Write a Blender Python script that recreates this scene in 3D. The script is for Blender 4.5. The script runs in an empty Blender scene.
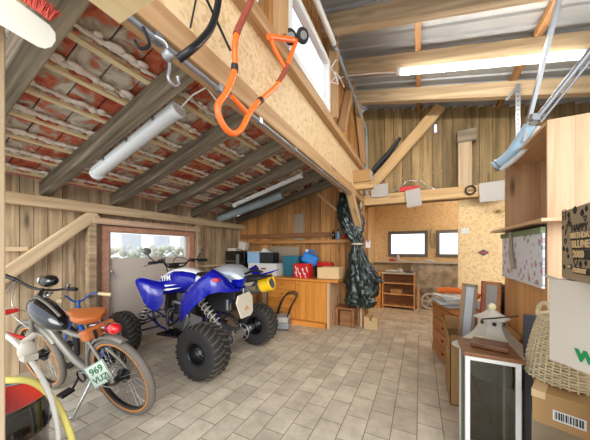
import bpy, math, random
from mathutils import Vector, Matrix
from mathutils.noise import noise as pnoise
random.seed(7)
PI = math.pi
sc = bpy.context.scene
COL = sc.collection
CAMH = 1.35

# ------------------------------------------------------------------ helpers
def lin(h):
    h = h.lstrip('#')
    c = [int(h[i:i+2], 16) / 255 for i in (0, 2, 4)]
    return tuple((x / 12.92 if x <= 0.04045 else ((x + 0.055) / 1.055) ** 2.4) for x in c) + (1,)

def at(u, v, X=None, Y=None, Z=None, K=None):
    """point of the room that lies on the plane X=, Y= or Z= along a sight line"""
    t = (u - 295) / 250; w = (250 - v) / 250
    d = Vector((-.4472 + .8944 * t, .8944 + .4472 * t, w))
    k = K if K is not None else X / d.x if X is not None else (Y / d.y if Y is not None else (Z - CAMH) / d.z)
    return Vector((d.x * k, d.y * k, d.z * k + CAMH))

LOCAL = set()
def tag(o, label, cat, group=None):
    o['label'] = label; o['category'] = cat
    if group: o['group'] = group
    return o

def thing(name, label, cat, loc=(0, 0, 0), rot=None, group=None):
    """rot None: parts are given in room coordinates; rot set: parts in the thing's own frame"""
    o = bpy.data.objects.new(name, None); COL.objects.link(o)
    o.empty_display_size = .1
    o.location = loc
    tag(o, label, cat, group)
    if rot is not None:
        o.rotation_euler = rot; LOCAL.add(o.name)
    return o

class MB:
    def __init__(s): s.v = []; s.f = []; s.sm = []
    def add(s, vs, fs, smooth=False):
        n = len(s.v); s.v += [Vector(p) for p in vs]
        for f in fs: s.f.append([n + i for i in f]); s.sm.append(smooth)
        return s
    def box(s, c, d, R=None):
        c = Vector(c); hx, hy, hz = d[0] / 2, d[1] / 2, d[2] / 2
        vs = [Vector((x, y, z)) for x in (-hx, hx) for y in (-hy, hy) for z in (-hz, hz)]
        if R is not None: vs = [R @ p for p in vs]
        return s.add([c + p for p in vs], [(0, 1, 3, 2), (4, 6, 7, 5), (0, 4, 5, 1), (2, 3, 7, 6), (0, 2, 6, 4), (1, 5, 7, 3)])
    def bx(s, x0, x1, y0, y1, z0, z1):
        return s.box(((x0 + x1) / 2, (y0 + y1) / 2, (z0 + z1) / 2), (abs(x1 - x0), abs(y1 - y0), abs(z1 - z0)))
    def bar(s, p0, p1, w, h, up=(0, 0, 1)):
        p0 = Vector(p0); p1 = Vector(p1); x = (p1 - p0); L = x.length; x.normalize()
        u = Vector(up)
        if abs(x.dot(u)) > .97: u = Vector((0, 1, 0))
        y = u.cross(x).normalized(); z = x.cross(y)
        R = Matrix((x, y, z)).transposed()
        return s.box((p0 + p1) / 2, (L, w, h), R)
    def tube(s, pts, r, n=10, caps=True, flat=None, up=None):
        pts = [Vector(p) for p in pts]; N = len(pts)
        rs = list(r) if isinstance(r, (list, tuple)) else [r] * N
        T = []
        for i in range(N):
            a = pts[max(i - 1, 0)]; b = pts[min(i + 1, N - 1)]
            T.append((b - a).normalized())
        u = Vector(up) if up else (Vector((0, 0, 1)) if abs(T[0].z) < .9 else Vector((1, 0, 0)))
        u = (u - T[0] * u.dot(T[0])).normalized()
        vs = []
        for i in range(N):
            u = (u - T[i] * u.dot(T[i])).normalized(); w = T[i].cross(u)
            for k in range(n):
                a = 2 * PI * k / n
                fx = flat if flat else 1
                vs.append(pts[i] + (u * math.cos(a) * fx + w * math.sin(a)) * rs[i])
        fs = [(i * n + k, i * n + (k + 1) % n, (i + 1) * n + (k + 1) % n, (i + 1) * n + k) for i in range(N - 1) for k in range(n)]
        s.add(vs, fs, True)
        if caps:
            s.add(vs[:n], [tuple(range(n))[::-1]]); s.add(vs[-n:], [tuple(range(n))])
        return s
    def cyl(s, p0, p1, r, n=16, r1=None): return s.tube([p0, p1], [r, r if r1 is None else r1], n)
    def lathe(s, prof, M=None, n=24, cap=False):
        """prof [(radius, height)] about local z of matrix M"""
        M = M or Matrix(); vs = []
        for (r, z) in prof:
            for k in range(n):
                a = 2 * PI * k / n; vs.append(M @ Vector((r * math.cos(a), r * math.sin(a), z)))
        m = len(prof)
        fs = [(i * n + k, i * n + (k + 1) % n, (i + 1) * n + (k + 1) % n, (i + 1) * n + k) for i in range(m - 1) for k in range(n)]
        s.add(vs, fs, True)
        if cap:
            s.add(vs[:n], [tuple(range(n))[::-1]]); s.add(vs[-n:], [tuple(range(n))])
        return s
    def torus(s, c, R, r, axis=(0, 0, 1), n=36, m=10, sx=1.0):
        ax = Vector(axis).normalized(); u = ax.orthogonal().normalized(); w = ax.cross(u); c = Vector(c); vs = []
        for i in range(n):
            a = 2 * PI * i / n; d = u * math.cos(a) + w * math.sin(a)
            for k in range(m):
                b = 2 * PI * k / m
                vs.append(c + d * (R + r * math.cos(b)) + ax * r * sx * math.sin(b))
        fs = [(i * m + k, i * m + (k + 1) % m, ((i + 1) % n) * m + (k + 1) % m, ((i + 1) % n) * m + k) for i in range(n) for k in range(m)]
        return s.add(vs, fs, True)
    def loft(s, rings, smooth=True, cap=True):
        n = len(rings[0]); vs = [Vector(p) for r in rings for p in r]
        fs = [(i * n + k, i * n + (k + 1) % n, (i + 1) * n + (k + 1) % n, (i + 1) * n + k) for i in range(len(rings) - 1) for k in range(n)]
        s.add(vs, fs, smooth)
        if cap: s.add(rings[0], [tuple(range(n))[::-1]], False); s.add(rings[-1], [tuple(range(n))], False)
        return s
    def prism(s, poly, d):
        """poly: 3D points, extruded by vector d"""
        d = Vector(d); n = len(poly); a = [Vector(p) for p in poly]; b = [p + d for p in a]
        return s.add(a + b, [tuple(range(n))[::-1], tuple(range(n, 2 * n))] + [(i, (i + 1) % n, n + (i + 1) % n, n + i) for i in range(n)])
    def ball(s, c, r, n=14, m=9):
        rx, ry, rz = r if isinstance(r, (tuple, list)) else (r, r, r); c = Vector(c)
        M = Matrix.Translation(c) @ Matrix.Diagonal((rx, ry, rz, 1))
        return s.lathe([(max(math.sin(PI * i / m), .01), -math.cos(PI * i / m)) for i in range(m + 1)], M, n)
    def build(s, name, m, parent=None, bevel=0, kind=None, label=None, origin=None, sub=0):
        me = bpy.data.meshes.new(name)
        off = Vector((0, 0, 0))
        if parent is not None and parent.name not in LOCAL:
            off = parent.matrix_basis.translation.copy()
            q = parent.parent
            while q is not None:
                off += q.matrix_basis.translation; q = q.parent
        elif parent is None:
            if origin is None and s.v:
                xs = [p.x for p in s.v]; ys = [p.y for p in s.v]; zs = [p.z for p in s.v]
                origin = ((min(xs) + max(xs)) / 2, (min(ys) + max(ys)) / 2, min(zs))
            off = Vector(origin)
        me.from_pydata([tuple(p - off) for p in s.v], [], s.f)
        me.polygons.foreach_set('use_smooth', s.sm)
        me.update()
        ms = m if isinstance(m, list) else [m]
        for x in ms: me.materials.append(x)
        o = bpy.data.objects.new(name, me); COL.objects.link(o)
        if parent is not None:
            o.parent = parent
            if parent.name in LOCAL: LOCAL.add(o.name)
        else: o.location = off
        if bevel:
            b = o.modifiers.new('Bevel', 'BEVEL'); b.width = bevel; b.segments = 2; b.limit_method = 'ANGLE'; b.angle_limit = math.radians(40)
        if sub:
            b = o.modifiers.new('Sub', 'SUBSURF'); b.levels = sub; b.render_levels = sub
        if kind: o['kind'] = kind
        if label: o['label'] = label
        return o

def single(name, label, cat, mb, m, group=None, **k):
    return tag(mb.build(name, m, None, **k), label, cat, group)

def beam(name, p0, p1, w, h, m, label=None, cat=None, group=None, kind=None, parent=None, up=(0, 0, 1), bevel=.006):
    """a straight timber, its own x axis along the grain"""
    p0 = Vector(p0); p1 = Vector(p1); x = p1 - p0; L = x.length; x.normalize()
    u = Vector(up)
    if abs(x.dot(u)) > .97: u = Vector((0, 1, 0))
    y = u.cross(x).normalized(); z = x.cross(y)
    mb = MB().box((L / 2, 0, 0), (L, w, h))
    me = bpy.data.meshes.new(name); me.from_pydata([tuple(p) for p in mb.v], [], mb.f); me.materials.append(m)
    o = bpy.data.objects.new(name, me); COL.objects.link(o)
    M = Matrix((x, y, z)).transposed().to_4x4(); M.translation = p0
    if parent is not None: o.parent = parent; M = Matrix.Translation(-parent.location) @ M
    o.matrix_basis = M
    if bevel:
        b = o.modifiers.new('Bevel', 'BEVEL'); b.width = bevel; b.segments = 2
    if kind: o['kind'] = kind
    if label and cat: tag(o, label, cat, group)
    elif label: o['label'] = label
    return o

def textmesh(s, size, O, xd, yd, m, parent, name='lettering', sx=1.0, ext=.001, bold=0.0, align='LEFT', extra=None):
    cu = bpy.data.curves.new('t', 'FONT'); cu.body = s; cu.size = size; cu.extrude = ext; cu.offset = bold; cu.align_x = align
    cu.resolution_u = 4
    to = bpy.data.objects.new('t', cu); COL.objects.link(to)
    bpy.context.view_layer.update()
    me = bpy.data.meshes.new_from_object(to.evaluated_get(bpy.context.evaluated_depsgraph_get()))
    bpy.data.objects.remove(to); bpy.data.curves.remove(cu)
    O = Vector(O); xd = Vector(xd).normalized(); yd = Vector(yd).normalized(); zd = xd.cross(yd)
    mb = MB(); mb.add([O + xd * v.co.x * sx + yd * v.co.y + zd * v.co.z for v in me.vertices], [list(p.vertices) for p in me.polygons])
    bpy.data.meshes.remove(me)
    if extra: extra(mb, O, xd, yd, zd)
    return mb.build(name, m, parent)

# ------------------------------------------------------------------ materials
def nt(name):
    m = bpy.data.materials.new(name); m.use_nodes = True; t = m.node_tree
    return m, t, t.nodes, t.links, t.nodes['Principled BSDF']

def plain(name, col, rough=.5, metal=0, spec=.5, emit=None, es=0, coat=0, bump=0, bscale=40, vary=0, alpha=None, trans=0):
    m, t, N, L, b = nt(name)
    c = lin(col) if isinstance(col, str) else col
    b.inputs['Base Color'].default_value = c; b.inputs['Roughness'].default_value = rough
    b.inputs['Metallic'].default_value = metal; b.inputs['Specular IOR Level'].default_value = spec
    if coat: b.inputs['Coat Weight'].default_value = coat; b.inputs['Coat Roughness'].default_value = .08
    if trans: b.inputs['Transmission Weight'].default_value = trans
    if emit: b.inputs['Emission Color'].default_value = lin(emit); b.inputs['Emission Strength'].default_value = es
    tc = N.new('ShaderNodeTexCoord'); no = N.new('ShaderNodeTexNoise'); no.inputs['Scale'].default_value = bscale
    no.inputs['Detail'].default_value = 4
    L.new(tc.outputs['Object'], no.inputs['Vector'])
    if vary:
        mx = N.new('ShaderNodeMix'); mx.data_type = 'RGBA'
        mx.inputs[6].default_value = tuple(x * (1 - vary) for x in c[:3]) + (1,); mx.inputs[7].default_value = tuple(min(1, x * (1 + vary)) for x in c[:3]) + (1,)
        L.new(no.outputs['Fac'], mx.inputs[0]); L.new(mx.outputs[2], b.inputs['Base Color'])
    if bump:
        bp = N.new('ShaderNodeBump'); bp.inputs['Strength'].default_value = bump; bp.inputs['Distance'].default_value = .01
        L.new(no.outputs['Fac'], bp.inputs['Height']); L.new(bp.outputs['Normal'], b.inputs['Normal'])
    return m

def wood(name, dark, light, axis='X', rough=.6, island=.35, knots=.5, scale=1.0, stain=0.0, coat=0, tint=None):
    m, t, N, L, b = nt(name)
    tc = N.new('ShaderNodeTexCoord'); mp = N.new('ShaderNodeMapping')
    st = {'X': (.7, 14, 14), 'Y': (14, .7, 14), 'Z': (14, 14, .7)}[axis]
    mp.inputs['Scale'].default_value = tuple(x * scale for x in st)
    geo = N.new('ShaderNodeNewGeometry')
    va = N.new('ShaderNodeVectorMath'); va.operation = 'SCALE'; va.inputs['Scale'].default_value = 7.3
    cx = N.new('ShaderNodeCombineXYZ')
    for i in range(3): L.new(geo.outputs['Random Per Island'], cx.inputs[i])
    L.new(cx.outputs[0], va.inputs[0])
    ad = N.new('ShaderNodeVectorMath'); ad.operation = 'ADD'
    L.new(tc.outputs['Object'], ad.inputs[0]); L.new(va.outputs[0], ad.inputs[1]); L.new(ad.outputs[0], mp.inputs['Vector'])
    no = N.new('ShaderNodeTexNoise'); no.inputs['Scale'].default_value = 1; no.inputs['Detail'].default_value = 6
    no.inputs['Roughness'].default_value = .62; no.inputs['Distortion'].default_value = .8
    L.new(mp.outputs[0], no.inputs['Vector'])
    rp = N.new('ShaderNodeValToRGB'); rp.color_ramp.elements[0].color = lin(dark); rp.color_ramp.elements[1].color = lin(light)
    rp.color_ramp.elements[0].position = .32; rp.color_ramp.elements[1].position = .62
    L.new(no.outputs['Fac'], rp.inputs[0])
    # brightness differs board to board
    mr = N.new('ShaderNodeMapRange'); mr.inputs['To Min'].default_value = 1 - island; mr.inputs['To Max'].default_value = 1 + island * .6
    L.new(geo.outputs['Random Per Island'], mr.inputs[0])
    mu = N.new('ShaderNodeVectorMath'); mu.operation = 'SCALE'
    L.new(rp.outputs[0], mu.inputs[0]); L.new(mr.outputs[0], mu.inputs['Scale'])
    out = mu.outputs[0]
    if knots:
        mk = N.new('ShaderNodeMapping'); ks = {'X': (1.6, 7, 7), 'Y': (7, 1.6, 7), 'Z': (7, 7, 1.6)}[axis]
        mk.inputs['Scale'].default_value = tuple(k * .8 for k in ks); L.new(ad.outputs[0], mk.inputs['Vector'])
        vo = N.new('ShaderNodeTexVoronoi'); vo.inputs['Scale'].default_value = 1; L.new(mk.outputs[0], vo.inputs['Vector'])
        kr = N.new('ShaderNodeMapRange'); kr.inputs['From Min'].default_value = .06; kr.inputs['From Max'].default_value = .17
        kr.inputs['To Min'].default_value = 1 - knots; kr.inputs['To Max'].default_value = 1
        L.new(vo.outputs['Distance'], kr.inputs[0])
        m2 = N.new('ShaderNodeVectorMath'); m2.operation = 'SCALE'; L.new(out, m2.inputs[0]); L.new(kr.outputs[0], m2.inputs['Scale']); out = m2.outputs[0]
    if stain:
        n2 = N.new('ShaderNodeTexNoise'); n2.inputs['Scale'].default_value = 2.2; n2.inputs['Detail'].default_value = 5
        L.new(ad.outputs[0], n2.inputs['Vector'])
        r2 = N.new('ShaderNodeMapRange'); r2.inputs['From Min'].default_value = .35; r2.inputs['From Max'].default_value = .7
        r2.inputs['To Min'].default_value = 1; r2.inputs['To Max'].default_value = 1 - stain
        L.new(n2.outputs['Fac'], r2.inputs[0])
        m3 = N.new('ShaderNodeVectorMath'); m3.operation = 'SCALE'; L.new(out, m3.inputs[0]); L.new(r2.outputs[0], m3.inputs['Scale']); out = m3.outputs[0]
    L.new(out, b.inputs['Base Color'])
    b.inputs['Roughness'].default_value = rough; b.inputs['Specular IOR Level'].default_value = .3
    if coat: b.inputs['Coat Weight'].default_value = coat; b.inputs['Coat Roughness'].default_value = .2
    bp = N.new('ShaderNodeBump'); bp.inputs['Strength'].default_value = .25; bp.inputs['Distance'].default_value = .004
    L.new(no.outputs['Fac'], bp.inputs['Height']); L.new(bp.outputs['Normal'], b.inputs['Normal'])
    return m

def osbmat(name, dark, light):
    m, t, N, L, b = nt(name)
    tc = N.new('ShaderNodeTexCoord'); vo = N.new('ShaderNodeTexVoronoi'); vo.inputs['Scale'].default_value = 48
    no = N.new('ShaderNodeTexNoise'); no.inputs['Scale'].default_value = 9; no.inputs['Detail'].default_value = 3
    mp = N.new('ShaderNodeMix'); mp.data_type = 'RGBA'; mp.inputs[0].default_value = .12
    L.new(tc.outputs['Object'], mp.inputs[6]); L.new(no.outputs['Color'], mp.inputs[7]); L.new(tc.outputs['Object'], no.inputs['Vector'])
    L.new(mp.outputs[2], vo.inputs['Vector'])
    sx = N.new('ShaderNodeSeparateColor'); L.new(vo.outputs['Color'], sx.inputs[0])
    rp = N.new('ShaderNodeValToRGB'); e = rp.color_ramp.elements; e[0].color = lin(dark); e[1].color = lin(light); e[0].position = 0; e[1].position = .55
    L.new(sx.outputs[0], rp.inputs[0]); L.new(rp.outputs[0], b.inputs['Base Color']); b.inputs['Roughness'].default_value = .6
    b.inputs['Specular IOR Level'].default_value = .3
    return m

M = {}
M['pine'] = wood('pine', 'a68f70', 'ccb594', 'X', knots=.35, island=.1)
M['pine_left'] = wood('pine_left', 'c0a37e', 'e2caa5', 'X', knots=.3, island=.1)
M['pine_fresh'] = wood('pine_fresh', 'c39c68', 'dcbb8c', 'X', knots=.35, island=.1)
M['larch'] = wood('larch', 'a9713c', 'cf975c', 'X', knots=.35, island=.1)
M['purlin'] = wood('purlin', '8a5f38', 'b08457', 'X', knots=.2, island=.1)
M['glulam'] = wood('glulam', 'a98258', 'c49f76', 'X', knots=.4, island=.1)
M['old_beam'] = wood('old_beam', '6b6151', 'a89b85', 'X', knots=.2, island=.15, stain=.35, rough=.8)
M['batten'] = wood('batten', 'dcc08c', 'f2deb2', 'X', knots=.2, island=.1, stain=.15)
M['plank_left'] = wood('plank_left', '9c8163', 'd9c09c', 'Z', island=.26, knots=.65, stain=.35)
M['plank_back'] = wood('plank_back', 'a06b38', 'cf995c', 'Z', island=.34, knots=.6, stain=.25)
M['plank_end'] = wood('plank_end', '7a6740', 'b3976a', 'Z', island=.34, knots=.7, stain=.3)
M['grey_panel'] = plain('grey_panel', 'cbbfb2', .6, vary=.08, bscale=5)
M['osb'] = osbmat('osb', 'd3ae7c', 'e8cb98')
M['osb_band'] = osbmat('osb_band', 'c9a97c', 'dec298')
M['plywood'] = wood('plywood', 'd9bb8a', 'ecd3a5', 'Y', knots=0, island=0)
M['orange_wood'] = wood('orange_wood', 'c0762c', 'dd9545', 'X', knots=.1, island=.12, rough=.35, coat=.2)
M['orange_wood_v'] = wood('orange_wood_v', 'c0762c', 'de9848', 'Z', knots=.1, island=.12, rough=.35, coat=.2)
M['dresser_wood'] = wood('dresser_wood', 'ad6a35', 'cc8a50', 'X', knots=.1, island=.2, rough=.4)
M['dresser_v'] = wood('dresser_v', 'b3784a', 'd29a68', 'Z', knots=.1, island=.1, rough=.4)
M['pale_wood_v'] = wood('pale_wood_v', 'b8926c', 'd2b08a', 'Z', knots=.65, island=.14, rough=.4)
M['pale_wood_y'] = wood('pale_wood_y', 'c49c74', 'd8b68e', 'Y', knots=.4, island=.14, rough=.4)
M['pine_orange_v'] = wood('pine_orange_v', 'cd9250', 'e6b67c', 'Z', knots=.75, island=.1, rough=.4)
M['stool_wood'] = wood('stool_wood', '7d5130', 'a4744a', 'X')
M['dark_wood'] = wood('dark_wood', '5e3a22', '8a5936', 'X', knots=0, rough=.3, coat=.3)
M['black_metal'] = plain('black_metal', '16171a', .35, .2)
M['rubber'] = plain('rubber', '232120', .75, bump=.3, bscale=90)
M['dusty_rubber'] = plain('dusty_rubber', '4c463d', .8, bump=.3, bscale=90, vary=.3)
M['engine'] = plain('engine', '5f5d5a', .5, .6, vary=.4, bscale=25)
M['grey_rubber'] = plain('grey_rubber', '6f685f', .7)
M['chrome'] = plain('chrome', 'c9c9c8', .22, 1)
M['steel'] = plain('steel', 'a6a8ab', .38, .85, vary=.1, bscale=20)
M['galv'] = plain('galv', '94989c', .4, .6, vary=.1, bscale=12)
M['alu_dirty'] = plain('alu_dirty', '8d8c88', .5, .7, vary=.3, bscale=30)
M['white'] = plain('white', 'dddcd8', .5)
M['offwhite'] = plain('offwhite', 'cdc6b6', .6, vary=.06, bscale=10)
M['white_gloss'] = plain('white_gloss', 'f0f0f0', .25, coat=.4)
M['blue'] = plain('blue', '08149a', .25, coat=.5)
M['blue_dark'] = plain('blue_dark', '131d6b', .3)
M['blue_frame'] = plain('blue_frame', '1763b8', .35, coat=.3)
M['black_gloss'] = plain('black_gloss', '0b0c0f', .12, coat=1)
M['black_plastic'] = plain('black_plastic', '1d1e20', .5)
M['grey_frame'] = plain('grey_frame', '8a857b', .4, .4)
M['leather'] = plain('leather', 'b8662f', .45, bump=.1, bscale=60, vary=.15)
M['gumwall'] = plain('gumwall', 'c07a35', .6)
M['cream'] = plain('cream', 'e6d6a8', .6)
M['red'] = plain('red', 'c8201e', .35, coat=.2)
M['red_lens'] = plain('red_lens', 'd4161d', .12, coat=1)
M['red_inner'] = plain('red_inner', 'c23118', .45)
M['orange_paint'] = plain('orange_paint', 'ee6b1f', .35, coat=.3)
M['rust'] = plain('rust', '8b3f2c', .7, vary=.3, bscale=50)
M['orange_cloth'] = plain('orange_cloth', 'ef7628', .7, bump=.4, bscale=15)
M['yellow'] = plain('yellow', 'f0c419', .35, coat=.3)
M['yellow_hose'] = plain('yellow_hose', 'e8dc7a', .4)
M['white_hose'] = plain('white_hose', 'dedbd3', .4)
M['silver_pad'] = plain('silver_pad', 'bcc4cc', .3, .4)
M['cardboard'] = plain('cardboard', 'ad8857', .8, vary=.06, bscale=6)
M['cardboard_light'] = plain('cardboard_light', 'd7b98a', .8, vary=.06, bscale=6)
M['cardboard_olive'] = plain('cardboard_olive', '9c8b6e', .8, vary=.04, bscale=6)
M['cardboard_white'] = plain('cardboard_white', 'd0c7b8', .75, vary=.03, bscale=6)
M['ink'] = plain('ink', '2c2c26', .7)
M['ink_green'] = plain('ink_green', '178a4a', .6)
M['plate_green'] = plain('plate_green', '3c8a57', .5)
M['plate_white'] = plain('plate_white', 'e6ede0', .4)
M['tape'] = plain('tape', 'a3763f', .3)
M['tarp'] = plain('tarp', '15211d', .2, coat=.3, spec=.7)
M['green_tarp'] = plain('green_tarp', '13251f', .28, coat=.2, spec=.6, bump=1.0, bscale=16, vary=.5)
M['dark_sheet'] = plain('dark_sheet', '35373a', .6, bump=.3, bscale=20)
M['wicker'] = plain('wicker', 'd6c6a2', .6, vary=.3, bscale=60)
M['teal'] = plain('teal', '2f6f80', .45, vary=.1, bscale=12)
M['jerry'] = plain('jerry', '1e78c8', .35)
M['clearblue'] = plain('clearblue', '8fb4d6', .3)
M['papergrey'] = plain('papergrey', 'b3afa9', .6)
M['greyboard'] = plain('greyboard', '9c8d79', .7, vary=.15, bscale=5)
M['lampwhite'] = plain('lampwhite', 'dde0e2', .3)
M['pvc_grey'] = plain('pvc_grey', '93a0a6', .4)
M['pvc_white'] = plain('pvc_white', 'e4e4e0', .4)
M['pale_blue_tube'] = plain('pale_blue_tube', 'a9c9e0', .3)
M['darkgrey'] = plain('darkgrey', '4a4f56', .5)
M['mortar'] = plain('mortar', 'e2d5c8', .9, bump=.8, bscale=30, vary=.25)
M['glow_tube'] = plain('glow_tube', 'ffffff', .4, emit='fff8ec', es=24)
M['screen'] = plain('screen', 'c9cdd2', .4)
M['green_cloth'] = plain('green_cloth', '7a8a68', .7)
M['window_frame_dark'] = plain('window_frame_dark', '6d6a63', .5)
M['pvc_frame'] = plain('pvc_frame', 'f1f1ef', .35)
M['pink_frame'] = wood('pink_frame', 'a97860', 'c79a80', 'X', knots=.1, island=.1)
M['pink_pale'] = wood('pink_pale', 'cda88b', 'e6c8ab', 'X', knots=.1, island=.1)
M['hedge'] = plain('hedge', 'ccd8c2', .9, bump=1, bscale=20, vary=.6)  # base colour lightened so the hedge looks overexposed
M['ext_white'] = plain('ext_white', 'ffffff', .8)
M['ext_grey'] = plain('ext_grey', 'b8bec4', .8)
M['ground_out'] = plain('ground_out', 'e2ddd2', .9, vary=.1, bscale=3)
M['bristle'] = plain('bristle', 'd65a4c', .7)
M['bottle_dark'] = plain('bottle_dark', '26292c', .2, coat=.5)
M['rope'] = plain('rope', 'e0d2ae', .8, bump=.6, bscale=120)
M['concrete'] = plain('concrete', 'a39c8d', .9, bump=.6, bscale=14, vary=.25)

def glassmat(name, tint='ffffff', alpha=.12, rough=.03):
    m, t, N, L, b = nt(name)
    tr = N.new('ShaderNodeBsdfTransparent'); tr.inputs[0].default_value = lin(tint)
    gl = N.new('ShaderNodeBsdfGlossy'); gl.inputs['Roughness'].default_value = rough
    mx = N.new('ShaderNodeMixShader'); mx.inputs[0].default_value = alpha
    L.new(tr.outputs[0], mx.inputs[1]); L.new(gl.outputs[0], mx.inputs[2]); L.new(mx.outputs[0], N['Material Output'].inputs[0])
    return m
M['glass'] = glassmat('glass')
M['glass_dark'] = glassmat('glass_dark', 'd2d2ca', .05)

def tilemat():
    m, t, N, L, b = nt('clay_tile')
    tc = N.new('ShaderNodeTexCoord'); geo = N.new('ShaderNodeNewGeometry')
    n1 = N.new('ShaderNodeTexNoise'); n1.inputs['Scale'].default_value = 6.5; n1.inputs['Detail'].default_value = 6; n1.inputs['Distortion'].default_value = 1.2
    L.new(tc.outputs['Object'], n1.inputs['Vector'])
    rp = N.new('ShaderNodeValToRGB'); e = rp.color_ramp.elements
    e[0].position = .3; e[0].color = lin('98412d'); e[1].position = .47; e[1].color = lin('c4694a')
    a = e.new(.53); a.color = lin('a3917f'); a2 = e.new(.66); a2.color = lin('cabfae')
    add = N.new('ShaderNodeMath'); add.operation = 'ADD'
    mr = N.new('ShaderNodeMapRange'); mr.inputs['To Min'].default_value = -.09; mr.inputs['To Max'].default_value = .12
    L.new(geo.outputs['Random Per Island'], mr.inputs[0]); L.new(n1.outputs['Fac'], add.inputs[0]); L.new(mr.outputs[0], add.inputs[1])
    L.new(add.outputs[0], rp.inputs[0]); L.new(rp.outputs[0], b.inputs['Base Color']); b.inputs['Roughness'].default_value = .85
    bp = N.new('ShaderNodeBump'); bp.inputs['Strength'].default_value = .5; bp.inputs['Distance'].default_value = .01
    L.new(n1.outputs['Fac'], bp.inputs['Height']); L.new(bp.outputs['Normal'], b.inputs['Normal'])
    return m
M['tile'] = tilemat()

def floormat(name, rot, bw=.29, rh=.174, off=(0, 0, 0)):
    m, t, N, L, b = nt(name)
    tc = N.new('ShaderNodeTexCoord'); mp = N.new('ShaderNodeMapping'); mp.inputs['Rotation'].default_value = (0, 0, rot); mp.inputs['Location'].default_value = off
    L.new(tc.outputs['Object'], mp.inputs['Vector'])
    br = N.new('ShaderNodeTexBrick'); br.offset = .5; br.inputs['Scale'].default_value = 1
    br.inputs['Brick Width'].default_value = bw; br.inputs['Row Height'].default_value = rh
    br.inputs['Mortar Size'].default_value = .004; br.inputs['Mortar Smooth'].default_value = .3
    br.inputs['Color1'].default_value = lin('e8dec9'); br.inputs['Color2'].default_value = lin('cdc4b1'); br.inputs['Mortar'].default_value = lin('998a73')
    L.new(mp.outputs[0], br.inputs['Vector'])
    n1 = N.new('ShaderNodeTexNoise'); n1.inputs['Scale'].default_value = 5; n1.inputs['Detail'].default_value = 8; n1.inputs['Roughness'].default_value = .7
    L.new(tc.outputs['Object'], n1.inputs['Vector'])
    rp = N.new('ShaderNodeValToRGB'); e = rp.color_ramp.elements; e[0].position = .3; e[0].color = (.66, .62, .58, 1); e[1].position = .68; e[1].color = (1.1, 1.08, 1.04, 1)
    L.new(n1.outputs['Fac'], rp.inputs[0])
    mx = N.new('ShaderNodeMix'); mx.data_type = 'RGBA'; mx.blend_type = 'MULTIPLY'; mx.inputs[0].default_value = .9
    L.new(br.outputs['Color'], mx.inputs[6]); L.new(rp.outputs[0], mx.inputs[7]); L.new(mx.outputs[2], b.inputs['Base Color'])
    b.inputs['Roughness'].default_value = .55; b.inputs['Specular IOR Level'].default_value = .35
    bp = N.new('ShaderNodeBump'); bp.inputs['Strength'].default_value = .5; bp.inputs['Distance'].default_value = .004; bp.invert = True
    L.new(br.outputs['Fac'], bp.inputs['Height']); L.new(bp.outputs['Normal'], b.inputs['Normal'])
    return m

def blockmat():
    m, t, N, L, b = nt('concrete_block')
    tc = N.new('ShaderNodeTexCoord'); sp = N.new('ShaderNodeSeparateXYZ'); cb = N.new('ShaderNodeCombineXYZ')
    L.new(tc.outputs['Object'], sp.inputs[0]); L.new(sp.outputs[0], cb.inputs[0]); L.new(sp.outputs[2], cb.inputs[1])
    br = N.new('ShaderNodeTexBrick'); br.inputs['Scale'].default_value = 1; br.inputs['Brick Width'].default_value = .5; br.inputs['Row Height'].default_value = .25
    br.inputs['Mortar Size'].default_value = .012; br.inputs['Color1'].default_value = lin('cbc1b0'); br.inputs['Color2'].default_value = lin('a59c8d'); br.inputs['Mortar'].default_value = lin('c2b8a6')
    L.new(cb.outputs[0], br.inputs['Vector'])
    n1 = N.new('ShaderNodeTexNoise'); n1.inputs['Scale'].default_value = 7; n1.inputs['Detail'].default_value = 8
    L.new(tc.outputs['Object'], n1.inputs['Vector'])
    mx = N.new('ShaderNodeMix'); mx.data_type = 'RGBA'; mx.blend_type = 'MULTIPLY'; mx.inputs[0].default_value = .8
    rp = N.new('ShaderNodeValToRGB'); rp.color_ramp.elements[0].position = .35; rp.color_ramp.elements[0].color = (.45, .42, .38, 1); rp.color_ramp.elements[1].position = .6
    L.new(n1.outputs['Fac'], rp.inputs[0]); L.new(br.outputs[0], mx.inputs[6]); L.new(rp.outputs[0], mx.inputs[7]); L.new(mx.outputs[2], b.inputs['Base Color'])
    b.inputs['Roughness'].default_value = .9
    return m
M['block'] = blockmat()

def flowermat():
    m, t, N, L, b = nt('flower_print')
    tc = N.new('ShaderNodeTexCoord'); sp = N.new('ShaderNodeSeparateXYZ'); cb = N.new('ShaderNodeCombineXYZ')
    L.new(tc.outputs['Object'], sp.inputs[0]); L.new(sp.outputs[1], cb.inputs[0]); L.new(sp.outputs[2], cb.inputs[1])
    vo = N.new('ShaderNodeTexVoronoi'); vo.inputs['Scale'].default_value = 15; L.new(cb.outputs[0], vo.inputs['Vector'])
    no = N.new('ShaderNodeTexNoise'); no.inputs['Scale'].default_value = 60; L.new(cb.outputs[0], no.inputs['Vector'])
    ad = N.new('ShaderNodeMath'); ad.operation = 'MULTIPLY_ADD'; ad.inputs[1].default_value = .6; L.new(no.outputs['Fac'], ad.inputs[0]); L.new(vo.outputs['Distance'], ad.inputs[2])
    rp = N.new('ShaderNodeValToRGB'); e = rp.color_ramp.elements; rp.color_ramp.interpolation = 'CONSTANT'
    e[0].position = 0; e[0].color = lin('c9736c'); e[1].position = .46; e[1].color = lin('c9a9b0')
    x = e.new(.56); x.color = lin('8f9fae'); x = e.new(.66); x.color = lin('dfe3ea')
    L.new(ad.outputs[0], rp.inputs[0]); L.new(rp.outputs[0], b.inputs['Base Color']); b.inputs['Roughness'].default_value = .5
    return m
M['flowers'] = flowermat()

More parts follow.
